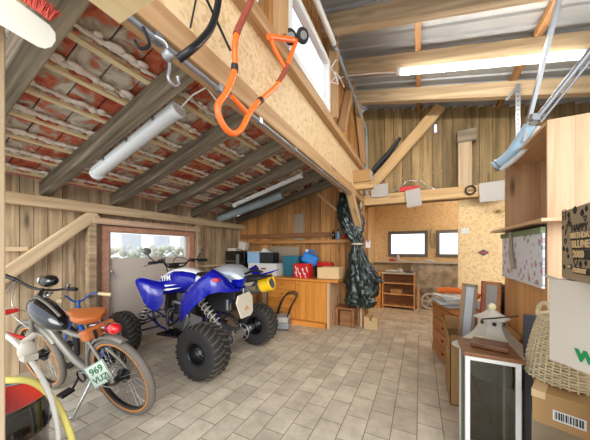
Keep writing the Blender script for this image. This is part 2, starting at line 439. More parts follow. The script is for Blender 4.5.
def corrmat():
    m, t, N, L, b = nt('roof_sheet')
    tc = N.new('ShaderNodeTexCoord'); no = N.new('ShaderNodeTexNoise'); no.inputs['Scale'].default_value = 1.5; no.inputs['Detail'].default_value = 3
    L.new(tc.outputs['Object'], no.inputs['Vector'])
    rp = N.new('ShaderNodeValToRGB'); rp.color_ramp.elements[0].color = lin('8f9499'); rp.color_ramp.elements[1].color = lin('b4b6b8')
    L.new(no.outputs['Fac'], rp.inputs[0]); L.new(rp.outputs[0], b.inputs['Base Color'])
    b.inputs['Roughness'].default_value = .45; b.inputs['Metallic'].default_value = .25
    return m
M['sheet'] = corrmat()

# ------------------------------------------------------------------ setting
def struct(name, mb, m, **k): return mb.build(name, m, kind='structure', **k)
def planks_x(x, y0, y1, z0, z1f, w=.14, t=.022, gap=.006, side=1, holes=()):
    """vertical boards of a wall in the plane X = x ; z1f(y) gives the top"""
    mb = MB(); y = y0
    while y < y1 - .01:
        ww = min(w * random.uniform(.8, 1.25), y1 - y); d = random.uniform(0, .012)
        segs = [(z0, z1f(y + ww / 2))]
        for (hy0, hy1, hz0, hz1) in holes:
            if y + ww / 2 > hy0 and y + ww / 2 < hy1:
                segs = [(z0, hz0), (hz1, z1f(y + ww / 2))]
        for a, b_ in segs:
            if b_ - a > .01: mb.bx(x - side * d, x - side * (d + t), y, y + ww - gap, a, b_)
        y += ww
    return mb
def planks_y(Y, x0, x1, z0, z1f, w=.14, t=.022, gap=.006):
    mb = MB(); x = x0
    while x < x1 - .01:
        ww = min(w * random.uniform(.8, 1.25), x1 - x); d = random.uniform(0, .012)
        mb.bx(x, x + ww - gap, Y + d, Y + d + t, z0, z1f(x + ww / 2)); x += ww
    return mb

XL = -3.9; YF = -0.15
ra = lambda x: 1.98 + .27 * (x + 3.9)          # underside of the rafters, tiled roof
rb = lambda x: 3.65 - .22 * (x + .9)           # underside of the rafters, metal roof
struct('floor', MB().bx(XL - .05, 2.4, YF, 4.45, -.08, 0), floormat('pavers', PI / 2), origin=(-.02, 0, 0))
struct('floor', MB().bx(-1.1, 2.4, 4.45, 6.9, -.08, 0), floormat('pavers_cross', 0), origin=(0, 0.05, 0))
struct('floor', MB().bx(XL - .05, -1.1, 4.45, 4.95, -.08, 0), floormat('pavers_back', PI / 2), origin=(-.02, 0, 0))
struct('ground', MB().bx(-30, 30, -25, 25, -.3, -.09), M['ground_out'])

# left wall of upright boards, with the opening of the door leaf
wl = planks_x(XL, .55, 4.9, 0, lambda y: 2.16, holes=((1.9, 3.36, 0.0, 1.66),), side=1)
struct('wall_left_backing', MB().bx(-3.965, -3.95, .55, 1.9, 0, 2.16).bx(-3.965, -3.95, 3.36, 4.9, 0, 2.16).bx(-3.965, -3.95, 1.9, 3.36, 1.66, 2.16), M['stool_wood'])  # dark sheet added behind the boards to stop light leaking through
struct('wall_left', wl, M['plank_left'])
struct('wall_back', planks_y(4.82, XL, -.88, 0, lambda x: ra(x) + .2, w=.11), M['plank_back'])
struct('wall_end', planks_y(4.62, -.92, 2.2, 2.13, lambda x: rb(x) + .25, w=.17), M['plank_end'])
struct('wall_right', planks_x(2.2, 3.2, 6.9, 0, lambda y: 3.1, side=-1, w=.17), M['plank_end'])
struct('wall_end_backing', MB().bx(-.92, .55, 4.665, 4.68, 2.13, 3.0).bx(.75, 2.2, 4.665, 4.68, 2.13, 3.0).prism([(-.92, 4.665, 3.0), (2.2, 4.665, 3.0), (2.2, 4.665, 3.2), (-.92, 4.665, 3.88)], (0, .015, 0)), M['stool_wood'])  # added sheet blocks the daylight between the end wall boards
struct('wall_back_backing', MB().bx(XL, -.88, 4.87, 4.88, 0, 2.2), M['stool_wood'])  # sheet added so the gaps between the boards stay dark
# clerestory wall, seen from the high side
CX = -.93
cw = MB()
hz = lambda y: 3.9
cw = planks_x(CX, YF, 4.6, 2.74, hz, w=.13, holes=((1.64, 2.60, 2.84, 3.40), (.3, 1.25, 2.84, 3.40)), side=1)
struct('wall_clerestory', cw, M['plank_back'])
struct('trim_1', MB().bx(CX - .02, CX + .01, YF, 4.55, 2.29, 2.72), M['osb_band'])
beam('wall_plate', (-.93, YF, 2.235), (-.93, 4.5, 2.235), .10, .12, M['glulam'], 'long brown wall plate beam carrying the oriented strand board band overhead', 'beam')
beam('ledge_beam', (-.90, YF, 2.76), (-.90, 4.5, 2.76), .09, .09, M['glulam'], 'long brown ledge timber just above the strand board band, under the high window', 'beam')
# rear room
struct('wall_rear_left', MB().bx(-1.1, -1.06, 4.85, 6.85, 0, 3.0), M['osb'])
rw = MB()
for a in ((-1.1, -.73, 0, 3.0), (.17, .34, 0, 3.0), (1.25, 2.2, 0, 3.0), (-.73, .17, 0, 1.18), (-.73, .17, 1.82, 3.0), (.34, 1.25, 0, 1.18), (.34, 1.25, 1.82, 3.0)):
    rw.bx(a[0], a[1], 6.8, 6.9, a[2], a[3])
struct('wall_rear', rw, M['osb'])
struct('wall_partition', MB().bx(.53, 2.18, 4.6, 4.64, 0, 2.13), M['osb'])
struct('trim_2', MB().bx(-.2, 2.18, 6.5, 6.78, 0, 1.04), M['block'])
struct('trim_3', MB().bx(-1.04, 2.18, 6.46, 6.79, 1.045, 1.075), M['offwhite'])
rc = MB(); rc.add([(-1.1, 4.66, 2.5), (2.2, 4.66, 2.75), (2.2, 6.9, 2.75), (-1.1, 6.9, 2.5), (-1.1, 4.66, 2.54), (2.2, 4.66, 2.79), (2.2, 6.9, 2.79), (-1.1, 6.9, 2.54)], [(0, 3, 2, 1), (4, 5, 6, 7), (0, 1, 5, 4), (1, 2, 6, 5), (2, 3, 7, 6), (3, 0, 4, 7)])
struct('ceiling_rear', rc, M['osb'])

def window(name, plane, a0, a1, z0, z1, c, fr, m, depth=.06, side=None):
    """framed window in plane X=c or Y=c"""
    mb = MB()
    def q(p0, p1, q0, q1):
        if plane == 'X': mb.bx(c - depth / 2, c + depth / 2, p0, p1, q0, q1)
        else: mb.bx(p0, p1, c - depth / 2, c + depth / 2, q0, q1)
    q(a0, a0 + fr, z0, z1); q(a1 - fr, a1, z0, z1); q(a0 + fr, a1 - fr, z0, z0 + fr); q(a0 + fr, a1 - fr, z1 - fr, z1)
    w = mb.build(name, m, kind='structure', bevel=.004)
    g = MB()
    if plane == 'X': g.bx(c - .004, c + .004, a0 + fr, a1 - fr, z0 + fr, z1 - fr)
    else: g.bx(a0 + fr, a1 - fr, c - .004, c + .004, z0 + fr, z1 - fr)
    g.build('window_pane', M['glass'], w)
    return w
window('window_1', 'Y', -.73, .17, 1.18, 1.82, 6.8, .075, M['window_frame_dark'])
window('window_2', 'Y', .34, 1.25, 1.18, 1.82, 6.8, .075, M['window_frame_dark'])
window('window_3', 'X', 1.64, 2.60, 2.84, 3.40, -.90, .06, M['pvc_frame'])
window('window_4', 'X', .3, 1.25, 2.84, 3.40, -.90, .06, M['pvc_frame'])

# door leaf with a window band in the left wall
dr = MB(); dr.bx(-3.93, -3.89, 1.93, 3.30, 0.0, 1.23); dr.bx(-3.93, -3.89, 1.93, 1.985, 1.23, 1.64); dr.bx(-3.93, -3.89, 3.24, 3.30, 1.23, 1.64); dr.bx(-3.93, -3.89, 1.985, 3.24, 1.60, 1.64)
D = dr.build('door_1', M['grey_panel'], kind='structure')
MB().bx(-3.914, -3.906, 1.985, 3.24, 1.23, 1.60).build('window_pane', M['glass'], D)
fb = MB(); fb.bx(-3.89, -3.84, 1.86, 1.94, 0, 1.68); fb.bx(-3.89, -3.84, 3.29, 3.40, 0, 1.68); fb.bx(-3.89, -3.84, 1.94, 3.29, 1.61, 1.68)
fb.build('door_frame', M['pink_frame'], D)
h = MB(); h.bx(-3.89, -3.87, 1.945, 1.975, .98, 1.1); h.tube([(-3.87, 1.96, 1.06), (-3.84, 1.96, 1.06), (-3.84, 1.99, 1.04), (-3.84, 1.99, .94)], .008)
h.build('door_handle', M['chrome'], D)

# battens, posts and rails of the left wall
pz = 1.89
beam('wall_beam', (-3.80, .1, pz), (-3.80, 4.8, pz), .12, .12, M['pine_left'], 'long pale timber beam along the left wall under the rafter ends', 'beam')
beam('door_lintel', (-3.80, 1.72, 1.735), (-3.80, 3.46, 1.735), .09, .08, M['pink_pale'], 'short pinkish timber lintel above the grey door with window', 'lintel')
beam('wall_brace', (-3.80, .84, .98), (-3.80, 1.76, 1.83), .13, .07, M['pine_left'], 'pale diagonal timber brace on the left wall behind the cruiser bicycle', 'brace', up=(1, 0, 0))
for i, (y, w) in enumerate(((1.72, .09), (3.47, .09))):
    beam('wall_stud', (-3.82, y, 0), (-3.82, y, 1.83), .09, w, M['plank_left'],
         ['upright weathered stud left of the grey door', 'upright weathered stud right of the grey door, behind the quad bike'][i], 'stud')
beam('wall_rail', (-3.86, .3, 1.36), (-3.86, 1.15, 1.36), .03, .05, M['pine_left'], 'short thin horizontal rail crossing behind the diagonal brace on the left wall', 'rail')
beam('wall_rail', (-3.84, 3.5, 1.03), (-3.84, 4.75, 1.03), .07, .04, M['pine_left'], 'thin pale horizontal rail on the left wall behind the quad bike seat', 'rail')

# tiled roof: old rafters, roof battens, clay tiles seen from below with mortar
ordn = ['nearest the camera, cut by the top left corner', 'second from the camera, carrying the nearer fluorescent lamp', 'third from the camera, behind the nearer fluorescent lamp',
        'fourth from the camera', 'fifth from the camera, above the slim white lamp', 'sixth from the camera, beside the grey drain pipe', 'last one against the back wall']
for i, y in enumerate((.62, 1.30, 2.03, 2.74, 3.42, 4.12, 4.72)):
    x0, x1 = -3.98, -1.06
    z = lambda x: ra(x) + .075
    beam('roof_rafter', (x0, y, z(x0)), (x1, y, z(x1)), .13 if y < 1 else .10, .15, M['old_beam'],
         'dark weathered rafter under the clay tiles, ' + ordn[i], 'rafter', 'dark rafters under the tiled roof', bevel=.012)
n = 0
tl = MB(); mo = MB()
BX = [-3.78 + .31 * k for k in range(9)]
for k, x in enumerate(BX):
    z = ra(x) + .15 + .02
    beam('trim_%d' % (10 + k), (x, YF, z), (x, 4.8, z), .056, .044, M['batten'], kind='structure', bevel=.003)
    # tiles of this course hang from the batten and lap over the course below
    y = YF + random.uniform(0, .1) + (.1 if k % 2 else 0)
    while y < 4.85:
        w = .205
        x1 = min(x + .335, -1.1); z0 = ra(x - .03) + .187; z1 = ra(x1) + .205 + random.uniform(-.004, .004)
        tl.add([(x - .03, y, z0), (x1, y, z1), (x1, y + w - .012, z1 + random.uniform(-.006, .006)), (x - .03, y + w - .012, z0),
                (x - .03, y, z0 + .016), (x1, y, z1 + .016), (x1, y + w - .012, z1 + .016), (x - .03, y + w - .012, z0 + .016)],
               [(0, 3, 2, 1), (4, 5, 6, 7), (0, 1, 5, 4), (1, 2, 6, 5), (2, 3, 7, 6), (3, 0, 4, 7)])
        # folded tile lugs
        tl.tube([(x + .03, y + .03, z0 - .004), (x + .055, y + w / 2, z0 - .012), (x + .03, y + w - .04, z0 - .004)], [.012, .016, .012], 6)
        y += w
    # ragged mortar bead above each batten
    y = YF
    pts = []; rr = []
    while y < 4.85:
        pts.append((x + .062 + .016 * pnoise((y * 9, k * 3.1, 0)), y, z + .024 + .008 * pnoise((y * 7, k, 4))))
        rr.append(.010 + .022 * abs(pnoise((y * 19, k * 5.7, 2))) + random.uniform(0, .012)); y += .018
    mo.tube(pts, rr, 7)
    for q in range(60):
        yy = random.uniform(YF, 4.8)
        mo.ball((x + .075 + random.uniform(-.01, .04), yy, z + .018), (random.uniform(.015, .04), random.uniform(.02, .06), .012), 7, 5)
ct = struct('ceiling_tiled', tl, M['tile'])
mo.build('mortar', M['mortar'], ct)
struct('ceiling_underlay', MB().add([(-4.2, YF, ra(-4.2) + .27), (-1.12, YF, ra(-1.12) + .27), (-1.12, 4.9, ra(-1.12) + .27), (-4.2, 4.9, ra(-4.2) + .27),
    (-4.2, YF, ra(-4.2) + .3), (-1.12, YF, ra(-1.12) + .3), (-1.12, 4.9, ra(-1.12) + .3), (-4.2, 4.9, ra(-4.2) + .3)],
    [(0, 3, 2, 1), (4, 5, 6, 7), (0, 1, 5, 4), (1, 2, 6, 5), (2, 3, 7, 6), (3, 0, 4, 7)]), M['rust'])

fl_ = MB(); fl_.add([(-1.16, YF, ra(-1.16) + .305), (-.955, YF, 2.84), (-.955, 4.9, 2.84), (-1.16, 4.9, ra(-1.16) + .305), (-1.16, YF, ra(-1.16) + .31), (-.955, YF, 2.845), (-.955, 4.9, 2.845), (-1.16, 4.9, ra(-1.16) + .31)], [(0, 3, 2, 1), (4, 5, 6, 7), (0, 1, 5, 4), (1, 2, 6, 5), (2, 3, 7, 6), (3, 0, 4, 7)])
struct('trim_30', fl_, M['rust'])  # unseen flashing strip, added to keep sky light out of the roof slit
# metal roof: rafters, purlins, ribbed sheet
ord2 = ['nearest the camera', 'second from the camera', 'third from the camera, above the lit tube lamp', 'last one before the end wall', 'against the end wall']
for i, y in enumerate((1.1, 1.8, 2.54, 3.24, 3.95)):
    if y < 1.5: continue
    beam('metal_roof_rafter', (-.98, y, rb(-.98) + .09), (2.3, y, rb(2.3) + .09), .085, .18, M['pine'],
         'pale knotty rafter under the metal roof, ' + ['', 'out of sight above the camera', 'the nearest one in view at the top edge', 'carrying the lit tube lamp', 'last one before the end wall'][i],
         'rafter', 'pale rafters under the metal roof', bevel=.006)
for i, x in enumerate((-.02, 1.02)):
    beam('roof_purlin', (x, 1.4, rb(x) + .215), (x, 4.6, rb(x) + .215), .06, .07, M['purlin'],
         ['reddish batten crossing above the pale rafters, left of the middle of the metal roof', 'reddish batten crossing above the pale rafters beside the grey poles'][i], 'purlin', None, bevel=.004)
sh = MB(); prof = []
y = YF
while y < 4.75:
    prof += [(y, 0), (y + .09, 0), (y + .105, .02), (y + .135, .02), (y + .15, 0)]; y += .15
vs = []; fs = []
for (yy, dz) in prof:
    for x in (-1.15, 2.5): vs.append((x, yy, rb(x) + .255 + dz))
for i in range(len(prof) - 1): fs.append((2 * i, 2 * i + 1, 2 * i + 3, 2 * i + 2))
sh.add(vs, fs)
so = struct('ceiling_metal', sh, M['sheet'])
md = so.modifiers.new('Solid', 'SOLIDIFY'); md.thickness = .003; md.offset = 1

# timbers of the end wall and the post
beam('tie_beam', (-.9, 4.5, 2.215), (1.7, 4.5, 2.215), .10, .17, M['pine_fresh'], 'horizontal pale beam across the end wall above the opening to the rear room', 'beam')
beam('end_brace', (-.97, 4.52, 2.24), (.29, 4.52, 3.595), .17, .07, M['pine_fresh'], 'long pale diagonal brace on the end wall above the opening', 'brace', up=(0, 1, 0))
single('dark_membrane', 'dark grey rolled membrane tucked beside the long diagonal brace', 'roll',
       MB().tube([at(360, 183, Y=4.57), at(372, 172, Y=4.58), at(386, 157, Y=4.58), at(400, 138, Y=4.57)], [.10, .08, .085, .05], 14, flat=.5), M['dark_sheet'])
t = thing('short_stud', 'short pale upright board topped by a rough grey block on the end wall', 'stud', (.6, 4.5, 2.3))
beam('stud_board', (.6, 4.5, 2.3), (.6, 4.5, 2.96), .17, .08, M['pine'], parent=t)
MB().bx(.50, .745, 4.44, 4.58, 2.96, 3.14).build('block', M['old_beam'], t, bevel=.01)
beam('corner_post', (-.93, 4.5, 0), (-.93, 4.5, 3.75), .12, .12, M['plank_back'], 'tall timber corner post behind the dark green tarpaulin', 'post')
beam('knee_brace', (-.93, 3.55, 2.30), (-.93, 4.44, 1.62), .1, .1, M['pine_fresh'], 'pale knee brace under the wall plate at the corner post', 'brace', up=(1, 0, 0))
beam('knee_brace', (-1.75, 4.5, 2.42), (-1.0, 4.5, 1.75), .04, .05, M['pine_fresh'], 'pale knee brace left of the corner post, partly behind the tarpaulin', 'brace', up=(0, 1, 0))
beam('corbel', (-1.15, 3.9, 2.33), (-.62, 3.9, 2.33), .1, .1, M['pine_fresh'], 'short pale timber block carrying the small carton by the corner post', 'block')
for i, (a, b) in enumerate((((-.86, 3.0, 2.82), (-.86, 3.45, 3.65)), ((-.86, 4.38, 2.82), (-.86, 3.9, 3.65)))):
    beam('clerestory_brace', a, b, .06, .1, M['glulam'], ['slanting timber right of the high window, nearer one', 'slanting timber above the small carton, farther one'][i], 'brace', up=(1, 0, 0))
beam('clerestory_stud', (-.86, 2.68, 2.81), (-.86, 2.68, 3.72), .05, .1, M['glulam'], 'upright stud right of the high window', 'stud', up=(1, 0, 0))
beam('clerestory_stud', (-.86, 1.5, 2.81), (-.86, 1.5, 3.72), .05, .1, M['glulam'], 'upright stud left of the high window', 'stud', up=(1, 0, 0))
beam('wall_ledge', (-3.85, 4.73, 1.52), (-1.05, 4.73, 1.52), .14, .07, M['larch'], 'long orange ledge beam on the back wall holding three bottles', 'shelf')
beam('upper_rail', (-3.85, 4.79, 1.66), (-1.6, 4.79, 1.66), .03, .1, M['stool_wood'], 'weathered horizontal board above the orange ledge on the back wall', 'rail')

# ------------------------------------------------------------------ lamps, pipes, cables
def lamp(name, p0, p1, r, label, lit=False):
    p0 = Vector(p0); p1 = Vector(p1); t = thing(name, label, 'lamp', (p0 + p1) / 2)
    x = (p1 - p0).normalized()
    if lit:
        MB().tube([p0 + x * .04, p1 - x * .04], r, 16).build('diffuser', M['glow_tube'], t)
        MB().bar(p0 + Vector((0, 0, r * .9)), p1 + Vector((0, 0, r * .9)), r * 1.3, r * .7).build('housing', M['lampwhite'], t)
    else:
        MB().tube([p0 + x * .02, p1 - x * .02], r, 14, flat=.7).build('diffuser', M['lampwhite'], t)
        MB().bar(p0 + Vector((0, 0, r * .6)), p1 + Vector((0, 0, r * .6)), r * 1.8, r * .5).build('housing', M['pvc_white'], t)
    for p, s in ((p0, 1), (p1, -1)):
        MB().tube([p, p + x * s * .045], r * 1.08, 14).build('end_cap', M['lampwhite'], t)
    for f in (.2, .5, .8):
        q = p0.lerp(p1, f) + Vector((0, 0, r * .5)); MB().bar(q - x * .01, q + x * .01, r * 2.3, r * .6).build('clip', M['steel'], t)
    return t
lamp('tube_lamp', (-.24, 3.14, 3.42), (1.34, 3.14, 3.08), .031, 'lit white tube lamp glowing under the metal roof', True)
lamp('tube_lamp', (-3.1, 1.44, 2.16), (-1.80, 1.44, 2.53), .06, 'unlit white fluorescent lamp on the dark rafter above the cruiser bicycle')
lamp('tube_lamp', (-2.97, 3.5, 2.14), (-1.62, 3.5, 2.5), .035, 'slim unlit white lamp far back under the tiles, above the grey pipe')
lamp('tube_lamp', (.75, 5.6, 2.40), (1.95, 5.6, 2.42), .035, 'added unseen tube lamp brightening the rear room behind the strand board partition', True)  # unseen fill lamp, added to brighten the rear room
t = thing('drain_pipe', 'blue grey plastic pipe slung under the rafters by the back wall', 'pipe', (-3, 3.9, 2.1))
MB().tube([(-3.67, 3.9, 1.99), (-2.2, 3.9, 2.34)], .07, 20).build('pipe_run', M['pvc_grey'], t)
MB().tube([(-2.72, 3.9, 2.216), (-2.60, 3.9, 2.245)], .078, 20).build('coupling', M['pvc_grey'], t)
for f in (.25, .75):
    c = MB()
    q = Vector((-3.67, 3.9, 1.99)).lerp(Vector((-2.2, 3.9, 2.34)), f); c.torus(q, .073, .005, (1, 0, .24), 20, 6); c.cyl(q + Vector((0, .07, 0)), q + Vector((0, .17, .14)), .004, 6)
    c.build('hanger_strap', M['steel'], t)
def pipe(name, pts, r, m, label, cat, n=8): return single(name, label, cat, MB().tube(pts, r, n), m)
t = thing('conduit', 'grey steel conduit running along the lower edge of the wall plate', 'conduit', (-.90, .5, 2.15))
MB().tube([(-.90, YF, 2.155), (-.90, 3.6, 2.155)], .0115, 10).build('pipe_run', M['galv'], t)
for y in (.35, .62, .95, 1.3, 1.8, 2.4, 3.0): MB().box((-.90, y, 2.158), (.03, .03, .034)).build('clip', M['steel'], t)
pipe('downpipe', [(-.83, YF, 3.58), (-.83, 2.55, 3.58), (-.83, 2.6, 3.57)], .028, M['pvc_white'], 'white plastic pipe running along the top of the high window', 'pipe', 14)
pipe('conduit', [(-.83, 2.62, 3.56), (-.83, 3.6, 3.5), (-.83, 4.36, 3.42), (-.83, 4.42, 3.2), (-.83, 4.42, 2.3)], .024, M['pvc_grey'], 'grey conduit bending down beside the corner post', 'conduit', 12)
pipe('lamp_cable', [at(333, 81, Y=2.9), at(345, 76, Y=3.1), at(355, 75, Y=3.12), at(378, 73, Y=3.12), (-.26, 3.14, 3.425)], .006, M['pvc_white'], 'thin white cable feeding the lit tube lamp', 'cable')
pipe('looped_cable', [at(u, v, X=-.80) for u, v in ((336, 60), (331, 68), (336, 76), (331, 82), (338, 84), (335, 72), (340, 78), (344, 87))], .006, M['pvc_white'], 'looped white cable hanging at the upper right corner of the high window', 'cable')
pipe('lamp_cable', [(-1.78, 1.44, 2.54), (-1.6, 1.4, 2.57), (-1.35, 1.32, 2.52), (-1.25, 1.2, 2.42), (-1.05, 1.12, 2.2)], .006, M['pvc_white'], 'short pale cable from the nearer fluorescent lamp to the conduit', 'cable')
pipe('hanging_string', [at(361, 190, Y=4.3), at(361, 260, Y=4.3), at(361, 327, Y=4.3)], .008, M['pvc_white'], 'thin white cord hanging straight down beside the corner post', 'cord')
t = thing('switch_box', 'small white switch box with red button on the post by the rear room', 'switch', at(368, 250, Y=4.4))
MB().box(at(368, 244, Y=4.40), (.07, .05, .13)).build('housing', M['white'], t, bevel=.004)
p = at(368, 241, Y=4.37); MB().cyl(p, p + Vector((0, -.012, 0)), .018, 12).build('button', M['red'], t)

# ------------------------------------------------------------------ things hung near the camera
t = thing('hand_truck', 'bright orange tubular frame with two small black wheels hung from the beam', 'hand truck', (-.78, 1.2, 2.0))
def smooth(pts, k=5):
    pts = [Vector(p) for p in pts]; out = []
    for i in range(len(pts) - 1):
        p0 = pts[max(i - 1, 0)]; p1 = pts[i]; p2 = pts[i + 1]; p3 = pts[min(i + 2, len(pts) - 1)]
        for j in range(k):
            s = j / k
            out.append(.5 * ((2 * p1) + (p2 - p0) * s + (2 * p0 - 5 * p1 + 4 * p2 - p3) * s * s + (3 * p1 - p0 - 3 * p2 + p3) * s ** 3))
    out.append(pts[-1]); return out
X = -.78
rail = [(.78, 1.17, 2.90), (X, 1.06, 2.65), (X, .935, 2.36), (X, .925, 2.20), (X, .87, 2.06), (X, .815, 1.97), (X, .84, 1.91), (X, .905, 1.89), (X, .975, 1.94), (X, 1.04, 2.05), (X, 1.12, 2.15), (X, 1.30, 2.34), (X, 1.40, 2.48), (X, 1.60, 2.86)]
rail[0] = (X, 1.17, 2.90)
MB().tube(smooth(rail, 6), .0145, 14).build('frame_tube', M['orange_paint'], t)
MB().tube([(X, .905, 2.06), (X, 1.03, 2.04)], .012, 10).build('crossbar', M['orange_paint'], t)
MB().tube([(X, 1.43, 2.52), (X - .03, 1.34, 2.60), (X - .04, 1.29, 2.66)], .014, 10).tube([(X - .04, 1.28, 2.64), (X, 1.54, 2.80)], .017, 10).build('wheel_bracket', M['orange_paint'], t)
MB().tube([(X, .935, 2.37), (X, .96, 2.43), (X, 1.055, 2.64)], .016, 14).build('rusted_sleeve', M['rust'], t)
MB().tube([(X, 1.33, 2.38), (X, 1.40, 2.48), (X, 1.44, 2.56)], .016, 14).build('rusted_sleeve', M['rust'], t)
MB().tube([(X, .926, 2.22), (X, .924, 2.19)], .0175, 12).build('tape_band', M['black_plastic'], t)
MB().tube([(X, 1.12, 2.15), (X, 1.145, 2.175)], .0175, 12).build('tape_band', M['black_plastic'], t)
for dx, y, z in ((-.03, 1.55, 2.84), (.04, 1.60, 2.86)):
    w = MB().torus((X + dx, y, z), .036, .014, (.8, -.5, -.35), 24, 10).build('wheel', M['rubber'], t)
    MB().cyl((X + dx - .012, y + .008, z + .005), (X + dx + .012, y - .008, z - .005), .026, 14).build('wheel_hub', M['alu_dirty'], w)
MB().tube([(X, 1.17, 2.90), (X - .12, 1.2, 2.92)], .01, 8).build('hook', M['steel'], t)

t = thing('bicycle_lock', 'black curved steel lock bar with a thin cross rod hung on the band', 'lock', (-.8, .8, 2.3))
MB().tube(smooth([(-.84, .665, 2.09), (-.8, .69, 2.13), (-.8, .745, 2.21), (-.8, .80, 2.31), (-.8, .835, 2.43), (-.8, .85, 2.56)], 4), .015, 12).build('lock_bar', M['black_metal'], t)
MB().tube([(-.8, .72, 2.44), (-.8, .92, 2.29)], .006, 8).tube([(-.83, .77, 2.52), (-.86, .74, 2.28)], .004, 8).build('cross_rod', M['black_metal'], t)
MB().ball((-.845, .625, 2.08), .022).build('end_knob', M['steel'], t)
pipe('hook', smooth([(-.88, .60, 2.145), (-.85, .625, 2.12), (-.85, .635, 2.05), (-.85, .63, 2.0), (-.85, .655, 1.985), (-.85, .675, 2.005), (-.85, .67, 2.03)], 4), .006, M['steel'], 'silver S shaped hook hanging from the grey conduit', 'hook')
pipe('hook', smooth([(-.89, .56, 2.15), (-.87, .57, 2.09), (-.88, .545, 2.06), (-.89, .53, 2.08)], 4), .006, M['black_metal'], 'small dark hook beside the silver S shaped hook', 'hook')
single('plywood_sheet', 'pale plywood sheet lying overhead, only its corner showing at the top edge', 'board', MB().bx(-.92, -.5, -.1, .498, 2.125, 2.139), M['plywood'])
# long brush
t = thing('brush', 'long white brush with red bristles poking in at the top left corner', 'brush', (-1.3, .3, 2.2))
a = at(-12, -24, K=.92); b = at(52, 22, K=.90)
vd = at(25, 20, K=1.0) - Vector((0, 0, CAMH)); vd.normalize()
MB().prism([at(u, v, K=.90) for u, v in ((-40, -34), (-6, -14), (15, -1), (50, 25), (56, 33), (56, 41), (52, 47), (45, 49), (38, 47), (0, 25), (-40, 4))], vd * .022).build('brush_back', M['offwhite'], t, bevel=.004)
br = MB()
dirx = (b - a).normalized(); upn = (at(60, 0, K=.9) - at(50, 12, K=.9)).normalized()
for i in range(420):
    f = random.uniform(0, .98); p = a.lerp(b, f) + vd * random.uniform(.0, .02)
    d = (upn + Vector((random.uniform(-.5, .5), random.uniform(-.4, .4), random.uniform(-.2, .2)))).normalized()
    br.tube([p, p + d * random.uniform(.03, .055)], [.0026, .0016], 4)
o = br.build('bristles', M['bristle'], t)
beam('door_post', (-1.597, .36, 0), (-1.597, .36, 2.74), .13, .06, M['pine'], 'pale post at the extreme left edge, right beside the camera', 'post', up=(0, 1, 0))

# ------------------------------------------------------------------ cruiser bicycle
def wheel_bike(parent, c, R, tyre_r, m_tyre, name='wheel', wall=None):
    w = MB().torus(c, R - tyre_r, tyre_r, (0, 1, 0), 56, 12).build(name, m_tyre, parent)
    c = Vector(c)
    if wall:
        g = MB()
        for s in (-1, 1): g.torus(c + Vector((0, s * tyre_r * .55, 0)), R - tyre_r * 1.75, tyre_r * .42, (0, 1, 0), 56, 8)
        g.build('sidewall', wall, w)
    MB().torus(c, R - tyre_r * 2.15, tyre_r * .45, (0, 1, 0), 56, 8, sx=1.6).build('rim', M['black_metal'], w)
    s = MB(); n = 28
    for i in range(n):
        a = 2 * PI * i / n + .05; b = a + (.35 if i % 2 else -.35)
        sd = .032 if i % 4 < 2 else -.032
        s.tube([c + Vector((math.cos(b) * .03, sd, math.sin(b) * .03)), c + Vector((math.cos(a), 0, math.sin(a))) * (R - tyre_r * 2.2)], .0014, 4)
    s.build('spokes', M['chrome'], w)
    MB().cyl(c + Vector((0, -.055, 0)), c + Vector((0, .055, 0)), .026, 16).cyl(c + Vector((0, -.03, 0)), c + Vector((0, .0, 0)), .055, 20).build('hub', M['black_metal'], w)
    return w
def place(obj, loc, yaw, lean):
    obj.rotation_mode = 'QUATERNION'
    R = Matrix.Rotation(yaw, 3, 'Z') @ Matrix.Rotation(lean, 3, 'X')
    obj.rotation_quaternion = R.to_quaternion(); obj.location = loc
BKL = Vector((-2.13, 1.24, .005)); BKR = Matrix.Rotation(PI + .10, 3, 'Z') @ Matrix.Rotation(math.radians(-13), 3, 'X')
def wl(p): return BKR.transposed() @ (Vector(p) - BKL)
bk = thing('cruiser_bicycle', 'grey cruiser bicycle with black tank, brown saddle and green lettered plate', 'bicycle', (0, 0, 0), (0, 0, 0))
R = .345
wheel_bike(bk, (0, 0, R), R, .027, M['grey_rubber'], 'rear_wheel', M['gumwall'])
wheel_bike(bk, (1.12, 0, R), R, .027, M['grey_rubber'], 'front_wheel', M['gumwall'])
f = MB()
for s in (-1, 1):
    f.tube(smooth([(0, s * .065, R), (.16, s * .055, R + .03), (.40, s * .035, .31)], 4), .014, 10)
    f.tube(smooth([(0, s * .065, R), (.10, s * .05, .48), (.28, s * .02, .66)], 4), .013, 10)
f.tube(smooth([(.42, 0, .30), (.36, 0, .46), (.27, 0, .70)], 4), .024, 12)
f.tube(smooth([(.42, 0, .32), (.60, 0, .42), (.80, 0, .64), (.90, 0, .82)], 5), .03, 12)
f.tube(smooth([(.28, 0, .66), (.52, 0, .66), (.78, 0, .76), (.91, 0, .87)], 5), .02, 12)
f.tube([(.94, 0, .78), (.90, 0, .96)], .03, 12)
f.ball((.42, 0, .31), (.06, .05, .06))
f.build('frame', M['grey_frame'], bk)
fk = MB()
for s in (-1, 1): fk.tube(smooth([(.935, s * .05, .78), (1.02, s * .055, .58), (1.12, s * .06, R)], 4), .017, 10)
fk.tube([(.93, -.06, .79), (.93, .06, .79)], .016, 10)
fk.build('fork', M['grey_frame'], bk)
